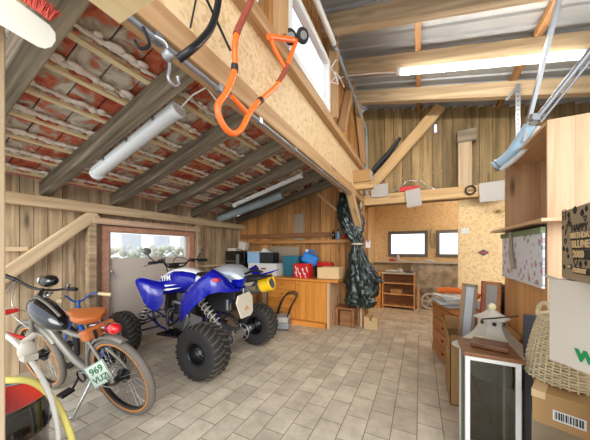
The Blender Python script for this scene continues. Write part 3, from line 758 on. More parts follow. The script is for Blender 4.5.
# tank
rings = []
for (x, z, w, h) in ((.57, .715, .02, .03), (.60, .74, .055, .06), (.66, .765, .085, .09), (.74, .80, .10, .11), (.83, .835, .10, .115), (.90, .865, .08, .095), (.945, .885, .045, .06), (.96, .89, .01, .02)):
    rings.append([(x + .0, w * math.cos(2 * PI * k / 20), z + h * math.sin(2 * PI * k / 20)) for k in range(20)])
tk = MB().loft(rings).build('tank', M['black_gloss'], bk)
MB().tube([(x, 0, z + h * 1.0) for (x, z, w, h) in ((.60, .745, .055, .062), (.66, .765, .085, .092), (.74, .80, .10, .112), (.83, .835, .10, .117), (.90, .865, .08, .097))], .012, 8, flat=.4).build('tank_stripe', M['grey_frame'], tk)
hp = [wl(p) for p in ((-3.42, .84, 1.13), (-3.34, .92, 1.07), (-3.28, .99, 1.0), (-3.22, 1.06, .97), (-3.14, 1.11, .965), (-3.0, 1.15, .98), (-2.86, 1.17, .985))]
hb = MB()
hb.tube(smooth(hp, 5), .012, 10)
hb.tube([(.90, 0, .93), hp[3]], .018, 10)
hbo = hb.build('handlebar', M['black_metal'], bk)
MB().tube([hp[0], hp[0].lerp(hp[1], .9)], .018, 12).build('grip', M['black_plastic'], hbo)
MB().tube([hp[5].lerp(hp[6], .2), hp[6]], .018, 12).build('grip', M['black_plastic'], hbo)
MB().tube([wl((-2.97, 1.14, 1.0)), wl((-2.90, 1.13, 1.03))], .018, 8).tube([wl((-2.94, 1.12, 1.03)), wl((-2.84, 1.12, 1.05))], .006, 6).build('brake_lever', M['chrome'], hbo)
hlp = wl((-3.19, 1.09, 1.055))
hl = MB().ball(hlp, (.10, .07, .06)).build('headlamp', M['black_gloss'], bk)
MB().torus(hlp + Vector((.08, 0, 0)), .045, .008, (1, 0, 0), 20, 8).build('lamp_ring', M['chrome'], hl)
MB().torus(wl((-3.16, 1.04, .92)), .035, .012, (.4, .6, 1), 20, 8).torus(wl((-3.10, 1.06, .93)), .03, .010, (.4, .3, 1), 20, 8).build('bell', M['chrome'], bk)
cb = MB()
cb.tube(smooth([hp[1], wl(at(12, 305, K=2.2)), wl(at(30, 312, K=2.3)), (.93, .0, .8)], 4), .004, 6)
cb.tube(smooth([hp[1], wl(at(2, 300, K=2.2)), wl(at(20, 322, K=2.25)), (.9, .03, .6)], 4), .004, 6)
cb.build('cable', M['chrome'], bk)
rings = []
for (x, w, h, z) in ((.10, .02, .02, .845), (.12, .085, .035, .855), (.18, .115, .045, .855), (.27, .095, .045, .855), (.35, .05, .04, .86), (.43, .032, .03, .865), (.46, .012, .012, .86)):
    rings.append([(x, w * math.cos(2 * PI * k / 18), z + h * math.sin(2 * PI * k / 18) + .01 * math.cos(4 * PI * k / 18)) for k in range(18)])
sd = MB().loft(rings).build('saddle', M['leather'], bk)
MB().tube([(.17, -.05, .82), (.17, -.05, .76), (.26, 0, .76)], .01, 8).tube([(.17, .05, .82), (.17, .05, .76), (.26, 0, .76)], .01, 8).cyl((.27, 0, .66), (.25, 0, .83), .014, 10).build('saddle_spring', M['chrome'], sd)
bg = MB().box((.10, .02, .755), (.09, .22, .085), Matrix.Rotation(.2, 3, 'Y')).build('saddle_bag', M['leather'], bk, bevel=.018)
for yy in (-.035, .07): MB().box((.048, yy, .755), (.012, .02, .07)).build('strap', M['black_plastic'], bg)
# rear fender
def arc_strip(mb, c, R0, a0, a1, w, n=18, th=.006):
    r = []
    for i in range(n + 1):
        a = a0 + (a1 - a0) * i / n; d = Vector((math.cos(a), 0, math.sin(a)))
        p = Vector(c) + d * R0
        r.append([p + Vector((0, -w, 0)) - d * .02, p + Vector((0, -w * .6, 0)) + d * .004, p + d * .012, p + Vector((0, w * .6, 0)) + d * .004, p + Vector((0, w, 0)) - d * .02, p - d * (th)])
    return mb.loft(r)
arc_strip(MB(), (0, 0, R), R + .018, math.radians(-5), math.radians(112), .036).build('rear_fender', M['grey_frame'], bk)
arc_strip(MB(), (1.12, 0, R), R + .018, math.radians(35), math.radians(150), .034).build('front_fender', M['grey_frame'], bk)
tl_ = MB().ball((-.06, 0, .775), (.055, .043, .043)).build('tail_light', M['red_lens'], bk)
MB().cyl((-.01, 0, .775), (.02, 0, .77), .044, 14).build('lamp_housing', M['chrome'], tl_)
# plate hung at the left of the rear wheel
c4 = [wl(at(u, v, K=1.93)) for u, v in ((84.5, 370.4), (103.5, 359.5), (112.3, 377.8), (94, 388))]
pc = (c4[0] + c4[1] + c4[2] + c4[3]) / 4; px = (c4[1] - c4[0] + c4[2] - c4[3]).normalized(); py = (c4[0] - c4[3] + c4[1] - c4[2]); py = (py - px * py.dot(px)).normalized()
pn = px.cross(py)
MB().tube([pc - pn * .01, (0, .07, R)], .006, 6).build('plate_bracket', M['black_metal'], bk)
Rm = Matrix((px, py, pn)).transposed()
pl = MB().box(pc, (.165, .175, .004), Rm).build('number_plate', M['plate_white'], bk, label='white plate with green lettering')
fr = MB()
for sx, sy, w, h in ((0, .083, .155, .003), (0, -.083, .155, .003), (.078, 0, .003, .165), (-.078, 0, .003, .165)): fr.box(pc + px * sx + py * sy + pn * .003, (w, h, .002), Rm)
fr.build('plate_border', M['plate_green'], pl)
textmesh('969', .074, pc + py * .010 + pn * .003 - px * .0, px, py, M['plate_green'], pl, bold=.0015, align='CENTER')
textmesh('VUZ', .064, pc - py * .058 + pn * .003, px, py, M['plate_green'], pl, bold=.0015, align='CENTER')
# drive side
cr = MB(); cr.torus((.42, -.06, .31), .075, .006, (0, 1, 0), 28, 6); cr.torus((.42, .06, .31), .05, .006, (0, 1, 0), 28, 6)
cr.tube([(.42, .08, .31), (.52, .09, .20)], .010, 8).tube([(.42, -.08, .31), (.32, -.09, .42)], .010, 8)
cr.box((.53, .14, .19), (.08, .09, .02)).box((.31, -.14, .43), (.08, .09, .02))
cr.build('crank', M['black_metal'], bk)
MB().tube([(0, .06, .39), (.40, .07, .36)], .004, 6).tube([(0, .06, .29), (.40, .07, .26)], .004, 6).build('chain', M['steel'], bk)
ks = MB().tube(smooth([(.30, .06, .29), (.30, .14, .2), (.34, .22, .075)], 4), .010, 8).tube([(.34, .22, .08), (.37, .23, .07)], .013, 8).build('kickstand', M['chrome'], bk)
place(bk, (-2.13, 1.24, 0.005), PI + .10, math.radians(-13))

# blue child's bicycle behind
kb = thing('kids_bicycle', "small blue bicycle with cream grips standing behind the cruiser's saddle", 'bicycle', (0, 0, 0), (0, 0, 0))
R2 = .25
wheel_bike(kb, (0, 0, R2), R2, .024, M['rubber'], 'rear_wheel')
wheel_bike(kb, (.82, 0, R2), R2, .024, M['rubber'], 'front_wheel')
f = MB()
f.tube([(.28, 0, .24), (.18, 0, .56)], .018, 10).tube([(.28, 0, .26), (.64, 0, .60)], .022, 10).tube([(.2, 0, .48), (.64, 0, .64)], .018, 10).tube([(.645, 0, .56), (.61, 0, .72)], .022, 10)
for s in (-1, 1): f.tube([(0, s * .05, R2), (.28, s * .03, .25)], .011, 8).tube([(0, s * .05, R2), (.19, s * .02, .5)], .010, 8)
f.build('frame', M['blue_frame'], kb)
fk = MB()
for s in (-1, 1): fk.tube([(.65, s * .04, .55), (.82, s * .045, R2)], .012, 8)
fk.build('fork', M['blue_frame'], kb)
h = MB().tube(smooth([(.54, .18, .84), (.60, .12, .85), (.62, .04, .78), (.62, -.04, .78), (.60, -.12, .85), (.54, -.18, .84)], 4), .010, 8).tube([(.61, 0, .70), (.62, 0, .79)], .014, 8).build('handlebar', M['blue_frame'], kb)
for s in (1, -1): MB().tube([(.555, s * .165, .845), (.44, s * .24, .83)], [.019, .022], 12).build('grip', M['cream'], h)
MB().ball((.16, 0, .60), (.13, .07, .035)).build('saddle', M['blue_dark'], kb)
MB().tube(smooth([(-.05, .02, .55), (-.2, .1, .58), (-.22, .12, .60), (-.25, .1, .56), (-.22, .1, .53), (-.02, .03, .5)], 4), .010, 8, flat=1.6).build('strap', M['blue_frame'], kb)
place(kb, (-2.78, 1.40, 0.005), PI + .03, math.radians(2))

# ------------------------------------------------------------------ quad bike
q = thing('quad_bike', 'blue and white sport quad bike parked facing the left wall', 'quad bike', (0, 0, 0), (0, 0, 0))
def tyre(parent, x, y, R, W, rim, name):
    c = Vector((x, y, R)); Mx = Matrix.Translation(c) @ Matrix.Rotation(PI / 2, 4, 'X')
    h = W / 2
    prof = [(rim, -h * .8), (rim + .03, -h * .95), (R - .07, -h), (R - .025, -h * .9), (R - .008, -h * .6), (R - .004, 0), (R - .008, h * .6), (R - .025, h * .9), (R - .07, h), (rim + .03, h * .95), (rim, h * .8)]
    t_ = MB().lathe(prof, Mx, 48).build(name, M['rubber'], parent)
    tr = MB(); n = 26
    for i in range(n):
        a = 2 * PI * i / n
        for (s, o0, o1, da, db) in ((1, .05, .52, .02, .10), (1, .58, .97, .12, .17), (-1, .05, .52, .02, .10), (-1, .58, .97, .12, .17)):
            a2 = a + (PI / n if s < 0 else 0)
            def P(r, o, aa): return c + Vector((math.cos(aa) * r, s * o * h, math.sin(aa) * r))
            dw = .062
            r0 = R - .014; r1 = R + .006; e0 = R - .03 if o1 > .9 else r0; e1 = R - .018 if o1 > .9 else r1
            vs = [P(r0, o0, a2 + da), P(r0, o0, a2 + da + dw), P(e0, o1, a2 + db + dw), P(e0, o1, a2 + db),
                  P(r1, o0, a2 + da), P(r1, o0, a2 + da + dw), P(e1, o1, a2 + db + dw), P(e1, o1, a2 + db)]
            tr.add(vs, [(0, 3, 2, 1), (4, 5, 6, 7), (0, 1, 5, 4), (1, 2, 6, 5), (2, 3, 7, 6), (3, 0, 4, 7)])
    tr.build('tread', M['dusty_rubber'], t_)
    s = 1 if y > 0 else -1
    Mr = Matrix.Translation(c) @ Matrix.Rotation(-s * PI / 2, 4, 'X')
    r_ = MB().lathe([(rim + .004, h * .82), (rim - .012, h * .9), (rim - .02, h * .7), (rim - .03, h * .15), (rim * .55, h * .02), (rim * .45, h * .2), (.001, h * .22)], Mr, 32)
    r_.lathe([(rim + .004, -h * .82), (rim - .02, -h * .5), (rim - .03, h * .1)], Mr, 32)
    ro = r_.build('wheel_rim', M['black_metal'], t_)
    b = MB()
    for k in range(4):
        a = PI / 4 + k * PI / 2; p = c + Vector((math.cos(a) * .045, s * h * .22, math.sin(a) * .045)); b.cyl(p, p + Vector((0, s * .02, 0)), .009, 8)
    b.cyl(c + Vector((0, s * h * .2, 0)), c + Vector((0, s * h * .4, 0)), .026, 12)
    b.build('lug_nut', M['alu_dirty'], ro)
tyre(q, 0, .53, .285, .26, .125, 'rear_wheel'); tyre(q, 0, -.53, .285, .26, .125, 'rear_wheel')
tyre(q, 1.38, .50, .275, .17, .135, 'front_wheel'); tyre(q, 1.38, -.50, .275, .17, .135, 'front_wheel')
# frame tubes
f = MB()
for s in (-1, 1):
    f.tube(smooth([(.35, s * .13, .34), (.8, s * .14, .26), (1.25, s * .11, .30), (1.35, s * .10, .55), (1.15, s * .08, .85)], 4), .016, 10)
    f.tube(smooth([(.35, s * .13, .34), (.38, s * .12, .62), (.55, s * .10, .80), (1.1, s * .07, .86)], 4), .016, 10)
    f.tube(smooth([(.42, s * .12, .64), (.1, s * .11, .78), (-.22, s * .10, .92)], 4), .014, 10)
    f.tube([(.35, s * .13, .36), (-.1, s * .11, .80)], .011, 8)
    f.tube([(1.3, s * .1, .32), (1.55, s * .09, .42)], .014, 8)
f.tube([(1.55, -.18, .42), (1.55, .18, .42)], .014, 8).tube([(.35, -.13, .34), (.35, .13, .34)], .016, 8)
f.build('frame', M['blue_dark'], q)
# A-arms and front shocks
for s in (-1, 1):
    a = MB().tube([(1.15, s * .14, .30), (1.38, s * .43, .25)], .014, 8).tube([(1.48, s * .14, .32), (1.38, s * .43, .25)], .014, 8)
    a.tube([(1.18, s * .13, .44), (1.38, s * .42, .36)], .012, 8).tube([(1.44, s * .13, .44), (1.38, s * .42, .36)], .012, 8).tube([(1.25, s * .05, .4), (1.36, s * .42, .30)], .009, 8)
    a.build('suspension_arm', M['black_metal'], q)
    sp = MB().cyl((1.33, s * .34, .33), (1.28, s * .17, .72), .024, 12)
    P0 = Vector((1.32, s * .32, .37)); P1 = Vector((1.285, s * .19, .66)); ax = (P1 - P0).normalized(); u = ax.orthogonal().normalized(); w = ax.cross(u)
    sp.build('front_shock', M['black_metal'], q)
    MB().tube([P0.lerp(P1, i / 70) + (u * math.cos(i / 10 * 2 * PI) + w * math.sin(i / 10 * 2 * PI)) * .038 for i in range(71)], .007, 6).build('shock_spring', M['offwhite'], q)
P0 = Vector((.10, .17, .44)); P1 = Vector((.42, .17, .74)); ax = (P1 - P0).normalized(); u = ax.orthogonal().normalized(); w = ax.cross(u)
rs = MB().cyl(P0 - ax * .05, P1 + ax * .03, .026, 12).build('rear_shock', M['steel'], q)
MB().tube([P0.lerp(P1, i / 84) + (u * math.cos(i / 12 * 2 * PI) + w * math.sin(i / 12 * 2 * PI)) * .05 for i in range(85)], .009, 6).build('shock_spring', M['offwhite'], rs)
# engine
e = MB().box((.72, 0, .38), (.40, .26, .22)).box((.80, 0, .56), (.20, .18, .20), Matrix.Rotation(-.15, 3, 'Y')).cyl((.66, .10, .40), (.66, .19, .40), .10, 24).cyl((.80, .10, .34), (.80, .18, .34), .075, 24).cyl((.66, -.10, .40), (.66, -.18, .40), .10, 24).box((.84, 0, .71), (.17, .14, .1))
e.build('engine', M['engine'], q, bevel=.008)
fn = MB()
for k in range(6): fn.box((.80, 0, .49 + k * .03), (.24, .22, .008), Matrix.Rotation(-.15, 3, 'Y'))
fn.build('cooling_fins', M['black_metal'], q)
h = MB().tube(smooth([(.90, .02, .55), (1.02, .12, .52), (.95, .17, .34), (.7, .19, .50), (.55, .17, .62)], 5), .02, 10).build('coolant_hose', M['black_plastic'], q)
MB().box((.56, .11, .57), (.16, .13, .20)).build('air_box', M['black_plastic'], q, bevel=.01)
MB().tube(smooth([(.95, .10, .60), (.85, .17, .66), (.68, .16, .62), (.6, .17, .45)], 4), .022, 10).build('intake_hose', M['steel'], q)
MB().prism([(.40, .19, .47), (.60, .19, .50), (.66, .19, .36), (.42, .19, .33)], (0, .012, 0)).build('guard_plate', M['steel'], q)
MB().box((1.05, 0, .62), (.05, .26, .24)).build('radiator', M['black_plastic'], q, bevel=.01)
for sg in (1, -1):
    ft = MB().box((.64, sg * .275, .2925), (.44, .17, .015))
    for k in range(5): ft.box((.45 + k * .085, sg * .275, .315), (.02, .17, .03))
    ft.tube([(.88, sg * .2, .30), (.88, sg * .40, .30), (.44, sg * .40, .31), (.42, sg * .2, .31)], .012, 8)
    ft.build('foot_peg', M['black_metal'], q)
hg = MB(); hg.prism([(.32, .21, .52), (.52, .21, .56), (.50, .21, .30), (.36, .21, .34)], (0, .012, 0)); hg.build('heel_guard', M['steel'], q)
# swing arm, axle
sa = MB().tube([(.42, .10, .36), (.05, .09, .31)], .03, 10).tube([(.42, -.10, .36), (.05, -.09, .31)], .03, 10).box((.02, 0, .30), (.16, .20, .11)).cyl((0, -.10, .285), (0, .10, .285), .07, 20)
sa.build('swing_arm', M['alu_dirty'], q, bevel=.008)
MB().cyl((0, -.42, .285), (0, .42, .285), .022, 14).cyl((0, .30, .285), (0, .37, .285), .045, 14).cyl((0, -.37, .285), (0, -.30, .285), .045, 14).build('rear_axle', M['steel'], q)
dk = MB()
for i in range(20):
    a = 2 * PI * i / 20; c0 = Vector((math.cos(a), 0, math.sin(a)))
    dk.bar(Vector((0, .15, .285)) + c0 * .05, Vector((0, .15, .285)) + c0 * .11, .010, .022, up=(0, 1, 0))
dk.torus((0, .15, .285), .10, .008, (0, 1, 0), 28, 6).torus((0, .15, .285), .05, .010, (0, 1, 0), 28, 6)
dk.box((-.06, .15, .37), (.07, .06, .06))
dk.build('brake_disc', M['steel'], q)
sp = MB().torus((0, -.15, .285), .10, .007, (0, 1, 0), 30, 6).torus((0, -.15, .285), .045, .012, (0, 1, 0), 20, 6)
for i in range(5):
    a = 2 * PI * i / 5; sp.tube([(0, -.15, .285), (math.cos(a) * .1, -.15, .285 + math.sin(a) * .1)], .008, 6)
sp.build('sprocket', M['steel'], q)
# body: tank / hood
def sring(x, w, zt, zb, n=24, e=2.6):
    zc = (zt + zb) / 2; hh = (zt - zb) / 2; out = []
    for k in range(n):
        a = 2 * PI * k / n; c, s = math.cos(a), math.sin(a)
        out.append((x, w * abs(c) ** (2 / e) * (1 if c >= 0 else -1), zc + hh * abs(s) ** (2 / e) * (1 if s >= 0 else -1)))
    return out
hood = MB().loft([sring(1.36, .05, .82, .78), sring(1.32, .11, .88, .72), sring(1.2, .17, .955, .70), sring(1.05, .20, 1.04, .72), sring(.90, .20, 1.09, .76), sring(.74, .185, 1.095, .79), sring(.60, .15, 1.06, .82), sring(.48, .12, .99, .84), sring(.40, .10, .93, .84)])
ho = hood.build('tank_cover', M['blue'], q)
# white top cover panel
wt = MB()
rg = []
for (x, w, z) in ((1.30, .07, .905), (1.2, .11, .962), (1.05, .135, 1.047), (.90, .14, 1.098), (.74, .13, 1.103), (.60, .10, 1.069), (.47, .07, .995)):
    rg.append([(x, -w, z - .035), (x, -w * .8, z - .008), (x, 0, z + .006), (x, w * .8, z - .008), (x, w, z - .035), (x, w * .6, z - .05), (x, -w * .6, z - .05)])
wt.loft(rg).build('white_panel', M['white_gloss'], q)
# white flashes and letters on the side of the tank
fl = MB()
for s in (1,):
    fl.prism([(1.18, .205, .835), (1.0, .21, .88), (.76, .20, .90), (.95, .212, .86)], (0, .004, 0))
    fl.prism([(1.12, .205, .79), (.95, .21, .835), (.70, .19, .86), (.9, .212, .815)], (0, .004, 0))
fl.build('white_flash', M['white_gloss'], q)
textmesh('YFM', .095, (1.04, .218, .93), (-1, 0, .13), (0.1, 0, 1), M['white_gloss'], q, bold=.002, extra=None)
# white shoulder behind tank plus seat
rg = []
for (x, w, zt, zb) in ((.56, .10, 1.02, .90), (.50, .15, 1.035, .86), (.40, .175, .985, .82), (.30, .16, .93, .80)):
    rg.append(sring(x, w, zt, zb))
MB().loft(rg).build('side_cowl', M['white_gloss'], q)
st = MB().loft([sring(.58, .09, 1.05, .95), sring(.50, .11, 1.055, .94), sring(.40, .12, 1.0, .88), sring(.30, .12, .975, .86)]).build('seat_front', M['black_plastic'], q)
st2 = MB().loft([sring(.40, .12, .98, .84), sring(.32, .16, 1.05, .85), sring(.22, .18, 1.13, .86), sring(.10, .19, 1.17, .88), sring(-.04, .18, 1.165, .90), sring(-.15, .15, 1.11, .90), sring(-.21, .12, 1.03, .91)]).build('seat', M['silver_pad'], q)
# tail and grab bar
MB().loft([sring(-.10, .12, 1.02, .93), sring(-.25, .11, 1.05, .96), sring(-.40, .085, 1.055, 1.00), sring(-.46, .04, 1.05, 1.02)]).build('tail', M['black_plastic'], q)
MB().tube(smooth([(-.05, .17, .98), (-.25, .17, 1.0), (-.44, .12, 1.03), (-.48, 0, 1.045), (-.44, -.12, 1.03), (-.25, -.17, 1.0), (-.05, -.17, .98)], 4), .016, 10).tube(smooth([(-.12, .05, 1.03), (-.3, .05, 1.10), (-.42, .03, 1.09)], 4), .014, 8).build('grab_bar', M['black_metal'], q)
# fenders
def fender(name, rings, m, th=.006):
    mb = MB(); n = len(rings[0])
    top = [[Vector(p) for p in r] for r in rings]
    vs = [p for r in top for p in r]; N = len(vs)
    vs2 = [p + Vector((0, 0, -th)) for p in vs]
    fs = []
    for i in range(len(rings) - 1):
        for k in range(n - 1):
            a = i * n + k; fs.append((a, a + 1, a + n + 1, a + n)); fs.append((N + a, N + a + n, N + a + n + 1, N + a + 1))
    mb.add(vs + vs2, fs, True)
    def edge(idx):
        for a, b in zip(idx, idx[1:]): mb.add([vs[a], vs[b], vs2[b], vs2[a]], [(0, 1, 2, 3)])
    edge([i * n for i in range(len(rings))]); edge([i * n + n - 1 for i in range(len(rings))])
    edge(list(range(n))); edge([(len(rings) - 1) * n + k for k in range(n)])
    return mb.build(name, m, q)
for s in (1, -1):
    rg = []
    # each ring runs from the body outward and down
    for (x, zi, zo, yo, zd) in ((.50, .80, .74, .38, .52), (.44, .86, .80, .43, .50), (.34, .92, .90, .47, .58), (.22, .96, .98, .49, .68), (.10, .97, 1.06, .50, .78), (-.03, .96, 1.14, .48, .88), (-.12, .94, 1.05, .42, .90), (-.18, .93, .93, .28, .88), (-.22, .92, .92, .20, .89)):
        rg.append([(x, s * .11, zi), (x, s * .24, zi * .4 + zo * .6), (x, s * (yo - .06), zo), (x, s * yo, zo - .03), (x, s * (yo + .02), (zo + zd) / 2), (x, s * (yo + .01), zd)])
    fender('rear_fender', rg, M['blue'])
    rg = []
    for (x, zi, zo, yo, zd) in ((.97, .90, .87, .24, .66), (1.01, .92, .89, .29, .56), (1.07, .93, .92, .35, .58), (1.13, .91, .95, .40, .68), (1.19, .89, .98, .42, .82), (1.25, .87, .99, .42, .90)):
        rg.append([(x, s * .10, zi), (x, s * .20, zi * .3 + zo * .7), (x, s * (yo - .05), zo), (x, s * yo, zo - .03), (x, s * (yo + .01), (zo + zd) / 2), (x, s * yo, zd)])
    fender('front_fender', rg, M['blue'])
MB().box((-.12, .475, 1.03), (.07, .03, .035)).build('reflector', M['red_lens'], q)
# pointed blue tail wing on the far side
MB().prism([(-.1, -.26, 1.0), (-.46, -.33, 1.10), (-.30, -.30, 1.02), (-.1, -.30, .96)], (0, .05, 0)).build('tail_wing', M['blue'], q)
MB().loft([sring(1.36, .12, .86, .74), sring(1.46, .12, .87, .70), sring(1.58, .09, .84, .70), sring(1.62, .04, .80, .74)]).build('nose_cowl', M['blue'], q)
# handlebar
hh = MB().tube(smooth([(.92, .47, 1.175), (.95, .36, 1.18), (1.0, .22, 1.19), (1.02, .12, 1.11), (1.02, -.12, 1.11), (1.0, -.22, 1.19), (.95, -.36, 1.20), (.90, -.47, 1.20)], 5), .0125, 10).tube([(1.01, .17, 1.155), (1.01, -.17, 1.155)], .009, 8).tube([(1.05, 0, .92), (1.02, 0, 1.11)], .022, 10).build('handlebar', M['black_metal'], q)
for s in (1, -1):
    MB().tube([(.955, s * .34, 1.185), (.915, s * .48, 1.185)], .019, 12).build('grip', M['black_plastic'], hh)
    MB().tube(smooth([(1.0, s * .25, 1.18), (1.06, s * .34, 1.165), (1.03, s * .47, 1.14)], 4), .007, 8).build('brake_lever', M['steel'], hh)
    MB().box((.99, s * .26, 1.195), (.06, .06, .05)).build('switch_block', M['black_plastic'], hh, bevel=.008)
    mr = MB().tube(smooth([(1.0, s * .33, 1.19), (1.0, s * .40, 1.24), (1.0, s * .44, 1.29)], 4), .007, 8).build('mirror_stem', M['black_metal'], hh)
    MB().ball((1.0, s * .45, 1.33), (.022, .06, .042)).build('mirror', M['alu_dirty'], hh)
cbl = MB()
for s, d in ((1, .0), (-1, .03), (1, .05)): cbl.tube(smooth([(1.0, s * .22, 1.19), (1.1, s * .12 + d, 1.24), (1.16, s * .05, 1.12), (1.12, d, .95)], 5), .005, 6)
cbl.build('cable', M['black_plastic'], hh)
MB().box((1.06, 0, 1.135), (.08, .12, .05)).build('instrument', M['black_plastic'], hh, bevel=.01)
# exhaust
ex = MB().tube(smooth([(.55, -.16, .66), (.25, -.2, .74), (.05, -.22, .82)], 4), .03, 12).tube([(.05, -.22, .82), (-.27, -.25, .91)], [.085, .10], 20).build('exhaust', M['steel'], q)
cp = MB().tube([(-.24, -.247, .902), (-.36, -.258, .935)], [.112, .108], 24).torus((-.365, -.258, .937), .095, .018, (-1, -.1, .27), 28, 8).build('end_cap', M['yellow'], ex, label='yellow exhaust end cap')
MB().tube([(-.362, -.258, .935), (-.366, -.258, .937)], .08, 20).build('grille', M['darkgrey'], ex)
# pale mud guard hanging at the rear
mg = MB(); mg.prism([(-.27, .29, .84), (-.27, .08, .86), (-.27, .02, .80), (-.27, .0, .62), (-.27, .05, .575), (-.27, .23, .575), (-.27, .26, .64), (-.27, .32, .76)], (.02, 0, .0)); mg.build('mud_guard', M['offwhite'], q, bevel=.006)
MB().prism([(-.274, .20, .66), (-.274, .09, .66), (-.274, .145, .72)], (.003, 0, 0)).build('triangle_mark', plain('faded_orange', 'c99a76', .6), q)
MB().box((-.18, 0, .88), (.16, .12, .05)).cyl((-.22, .13, .8), (-.22, .13, .9), .012, 8).build('guard_bracket', M['steel'], q)
MB().tube(smooth([(1.0, .02, .55), (1.1, .05, .42), (1.0, .14, .28), (.7, .2, .3), (.5, .2, .5)], 4), .018, 10).build('exhaust_header', M['steel'], q)
MB().prism([(-.12, .2, 1.0), (-.32, .24, 1.03), (-.24, .22, .93), (-.1, .2, .9)], (0, -.05, 0)).build('tail_panel', M['blue'], q)
MB().cyl((.02, .10, .62), (.02, .10, .80), .035, 14).build('reservoir', M['steel'], q)
MB().tube(smooth([(.2, .14, .6), (.1, .18, .5), (-.05, .16, .45), (-.1, .12, .36)], 4), .010, 8).tube(smooth([(.5, -.1, .5), (.2, -.12, .5), (.05, -.13, .38)], 4), .02, 8).build('hose', M['black_plastic'], q)
MB().box((.22, 0, .82), (.66, .30, .14)).box((.16, .02, .68), (.34, .22, .18)).box((.52, 0, .70), (.2, .2, .2)).build('battery_box', M['black_plastic'], q, bevel=.012)
place(q, (-2.06, 2.45, .005), PI + .045, 0)

# ------------------------------------------------------------------ oil drum and hoses, near left
dc = Vector((-1.95, .44, 0)); dh = .58
t = thing('drum', 'black open drum with a bright red inside at the lower left', 'drum', dc)
Mx = Matrix.Translation(dc)
MB().lathe([(.21, 0), (.215, .02), (.218, .2), (.228, .21), (.218, .22), (.218, .4), (.228, .41), (.218, .42), (.22, dh - .02), (.228, dh), (.218, dh), (.212, dh - .02)], Mx, 48).lathe([(.0, .004), (.21, 0)], Mx, 32).build('shell', M['black_gloss'], t)
MB().lathe([(.212, dh - .02), (.205, dh - .14), (.03, dh - .20), (.001, dh - .2)], Mx, 40).build('lining', M['red_inner'], t)
MB().tube([dc + Vector((-.1, -.05, dh - .18)), dc + Vector((-.08, -.05, dh - .02)), dc + Vector((-.07, -.05, dh + .06))], [.06, .06, .03], 14).build('filter_cone', M['galv'], t)
def crv(L_, k=5): return smooth(L_, k)
t = thing('white_hose', 'thick white hose arching over the drum with a grey clamp', 'hose', (-2.0, .7, 0.0))
wp = [at(-30, 330, K=1.2), at(0, 333, K=1.22), at(18, 345, K=1.25), at(36, 368, K=1.28), at(50, 395, K=1.31), at(57, 425, K=1.33), at(58, 445, K=1.34)]
wp.append(Vector((wp[-1].x - .02, wp[-1].y, .02)))
MB().tube(crv(wp), .0115, 12).build('hose_run', M['white_hose'], t)
p = at(27, 350, K=1.26); MB().ball(p, (.045, .035, .05)).box(p + Vector((.02, 0, -.03)), (.07, .05, .03)).cyl(p + Vector((0, -.02, .04)), p + Vector((.0, .03, .07)), .015, 8).build('clamp', M['offwhite'], t)
yp = [at(-20, 380, K=1.18), at(8, 380, K=1.22), at(30, 381, K=1.28), at(47, 392, K=1.34), at(62, 414, K=1.38), at(72, 440, K=1.40), at(74, 460, K=1.41)]
yp.append(Vector((yp[-1].x, yp[-1].y, .03)))
single('yellow_hose', 'thick pale yellow hose arching over the rim of the black drum', 'hose', MB().tube(crv(yp), .016, 12), M['yellow_hose'])
t = thing('jack_handle', 'white bar with a red sleeve pointing in from the left edge', 'handle', at(0, 316, K=1.4))
MB().tube([at(-25, 318, K=1.3), at(8, 312, K=1.42), at(18, 310, K=1.46)], [.016, .016, .010], 12).build('red_sleeve', M['red'], t)
MB().tube([at(-25, 330, K=1.3), at(8, 334, K=1.38), at(25, 338, K=1.42)], .009, 10).build('lower_bar', M['red'], t)
e = at(-25, 318, K=1.3)
MB().tube([e, at(-25, 330, K=1.3), (e.x - .28, e.y + .1, 0.01)], .014, 10).build('upright', M['white'], t)

# ------------------------------------------------------------------ workbench cabinet and things on it
t = thing('workbench_cabinet', 'orange wooden cabinet with four drawers and a door by the back wall', 'cabinet', (-2, 4.35, 0))
cb = MB(); cb.bx(-2.62, -1.42, 4.08, 4.72, .09, .80); cb.bx(-2.58, -1.46, 4.12, 4.7, 0, .09); cb.build('carcass', M['orange_wood_v'], t)
MB().bx(-1.42, -1.37, 4.06, 4.74, 0, .80).build('side_panel', M['pale_wood_v'], t, label='paler pine end panel')
MB().bx(-2.66, -1.22, 4.03, 4.76, .80, .84).build('worktop', M['orange_wood'], t, bevel=.004)
for k in range(4):
    z0 = .11 + k * .172
    d = MB().bx(-2.60, -2.03, 4.055, 4.08, z0, z0 + .16).build('drawer', M['orange_wood'], t, bevel=.005)
    MB().ball((-2.30, 4.045, z0 + .085), (.016, .018, .016)).build('knob', M['dark_wood'], d)
d = MB().bx(-2.01, -1.435, 4.055, 4.08, .11, .788).build('door', M['orange_wood_v'], t, bevel=.005)
MB().ball((-1.96, 4.045, .72), (.014, .018, .014)).build('knob', M['dark_wood'], d)
MB().bx(-2.55, -1.45, 4.05, 4.07, .0, .085).build('plinth', M['orange_wood'], t)
# bench to the left of the cabinet
t = thing('workbench', 'plain wooden bench behind the quad bike, left of the orange cabinet', 'bench', (-3.2, 4.4, 0))
MB().bx(-3.86, -2.68, 4.1, 4.76, .80, .84).build('worktop', M['plank_left'], t)
for x in (-3.8, -2.74):
    for y in (4.15, 4.7): MB().bx(x - .03, x + .03, y - .03, y + .03, 0, .80).build('leg', M['plank_left'], t)

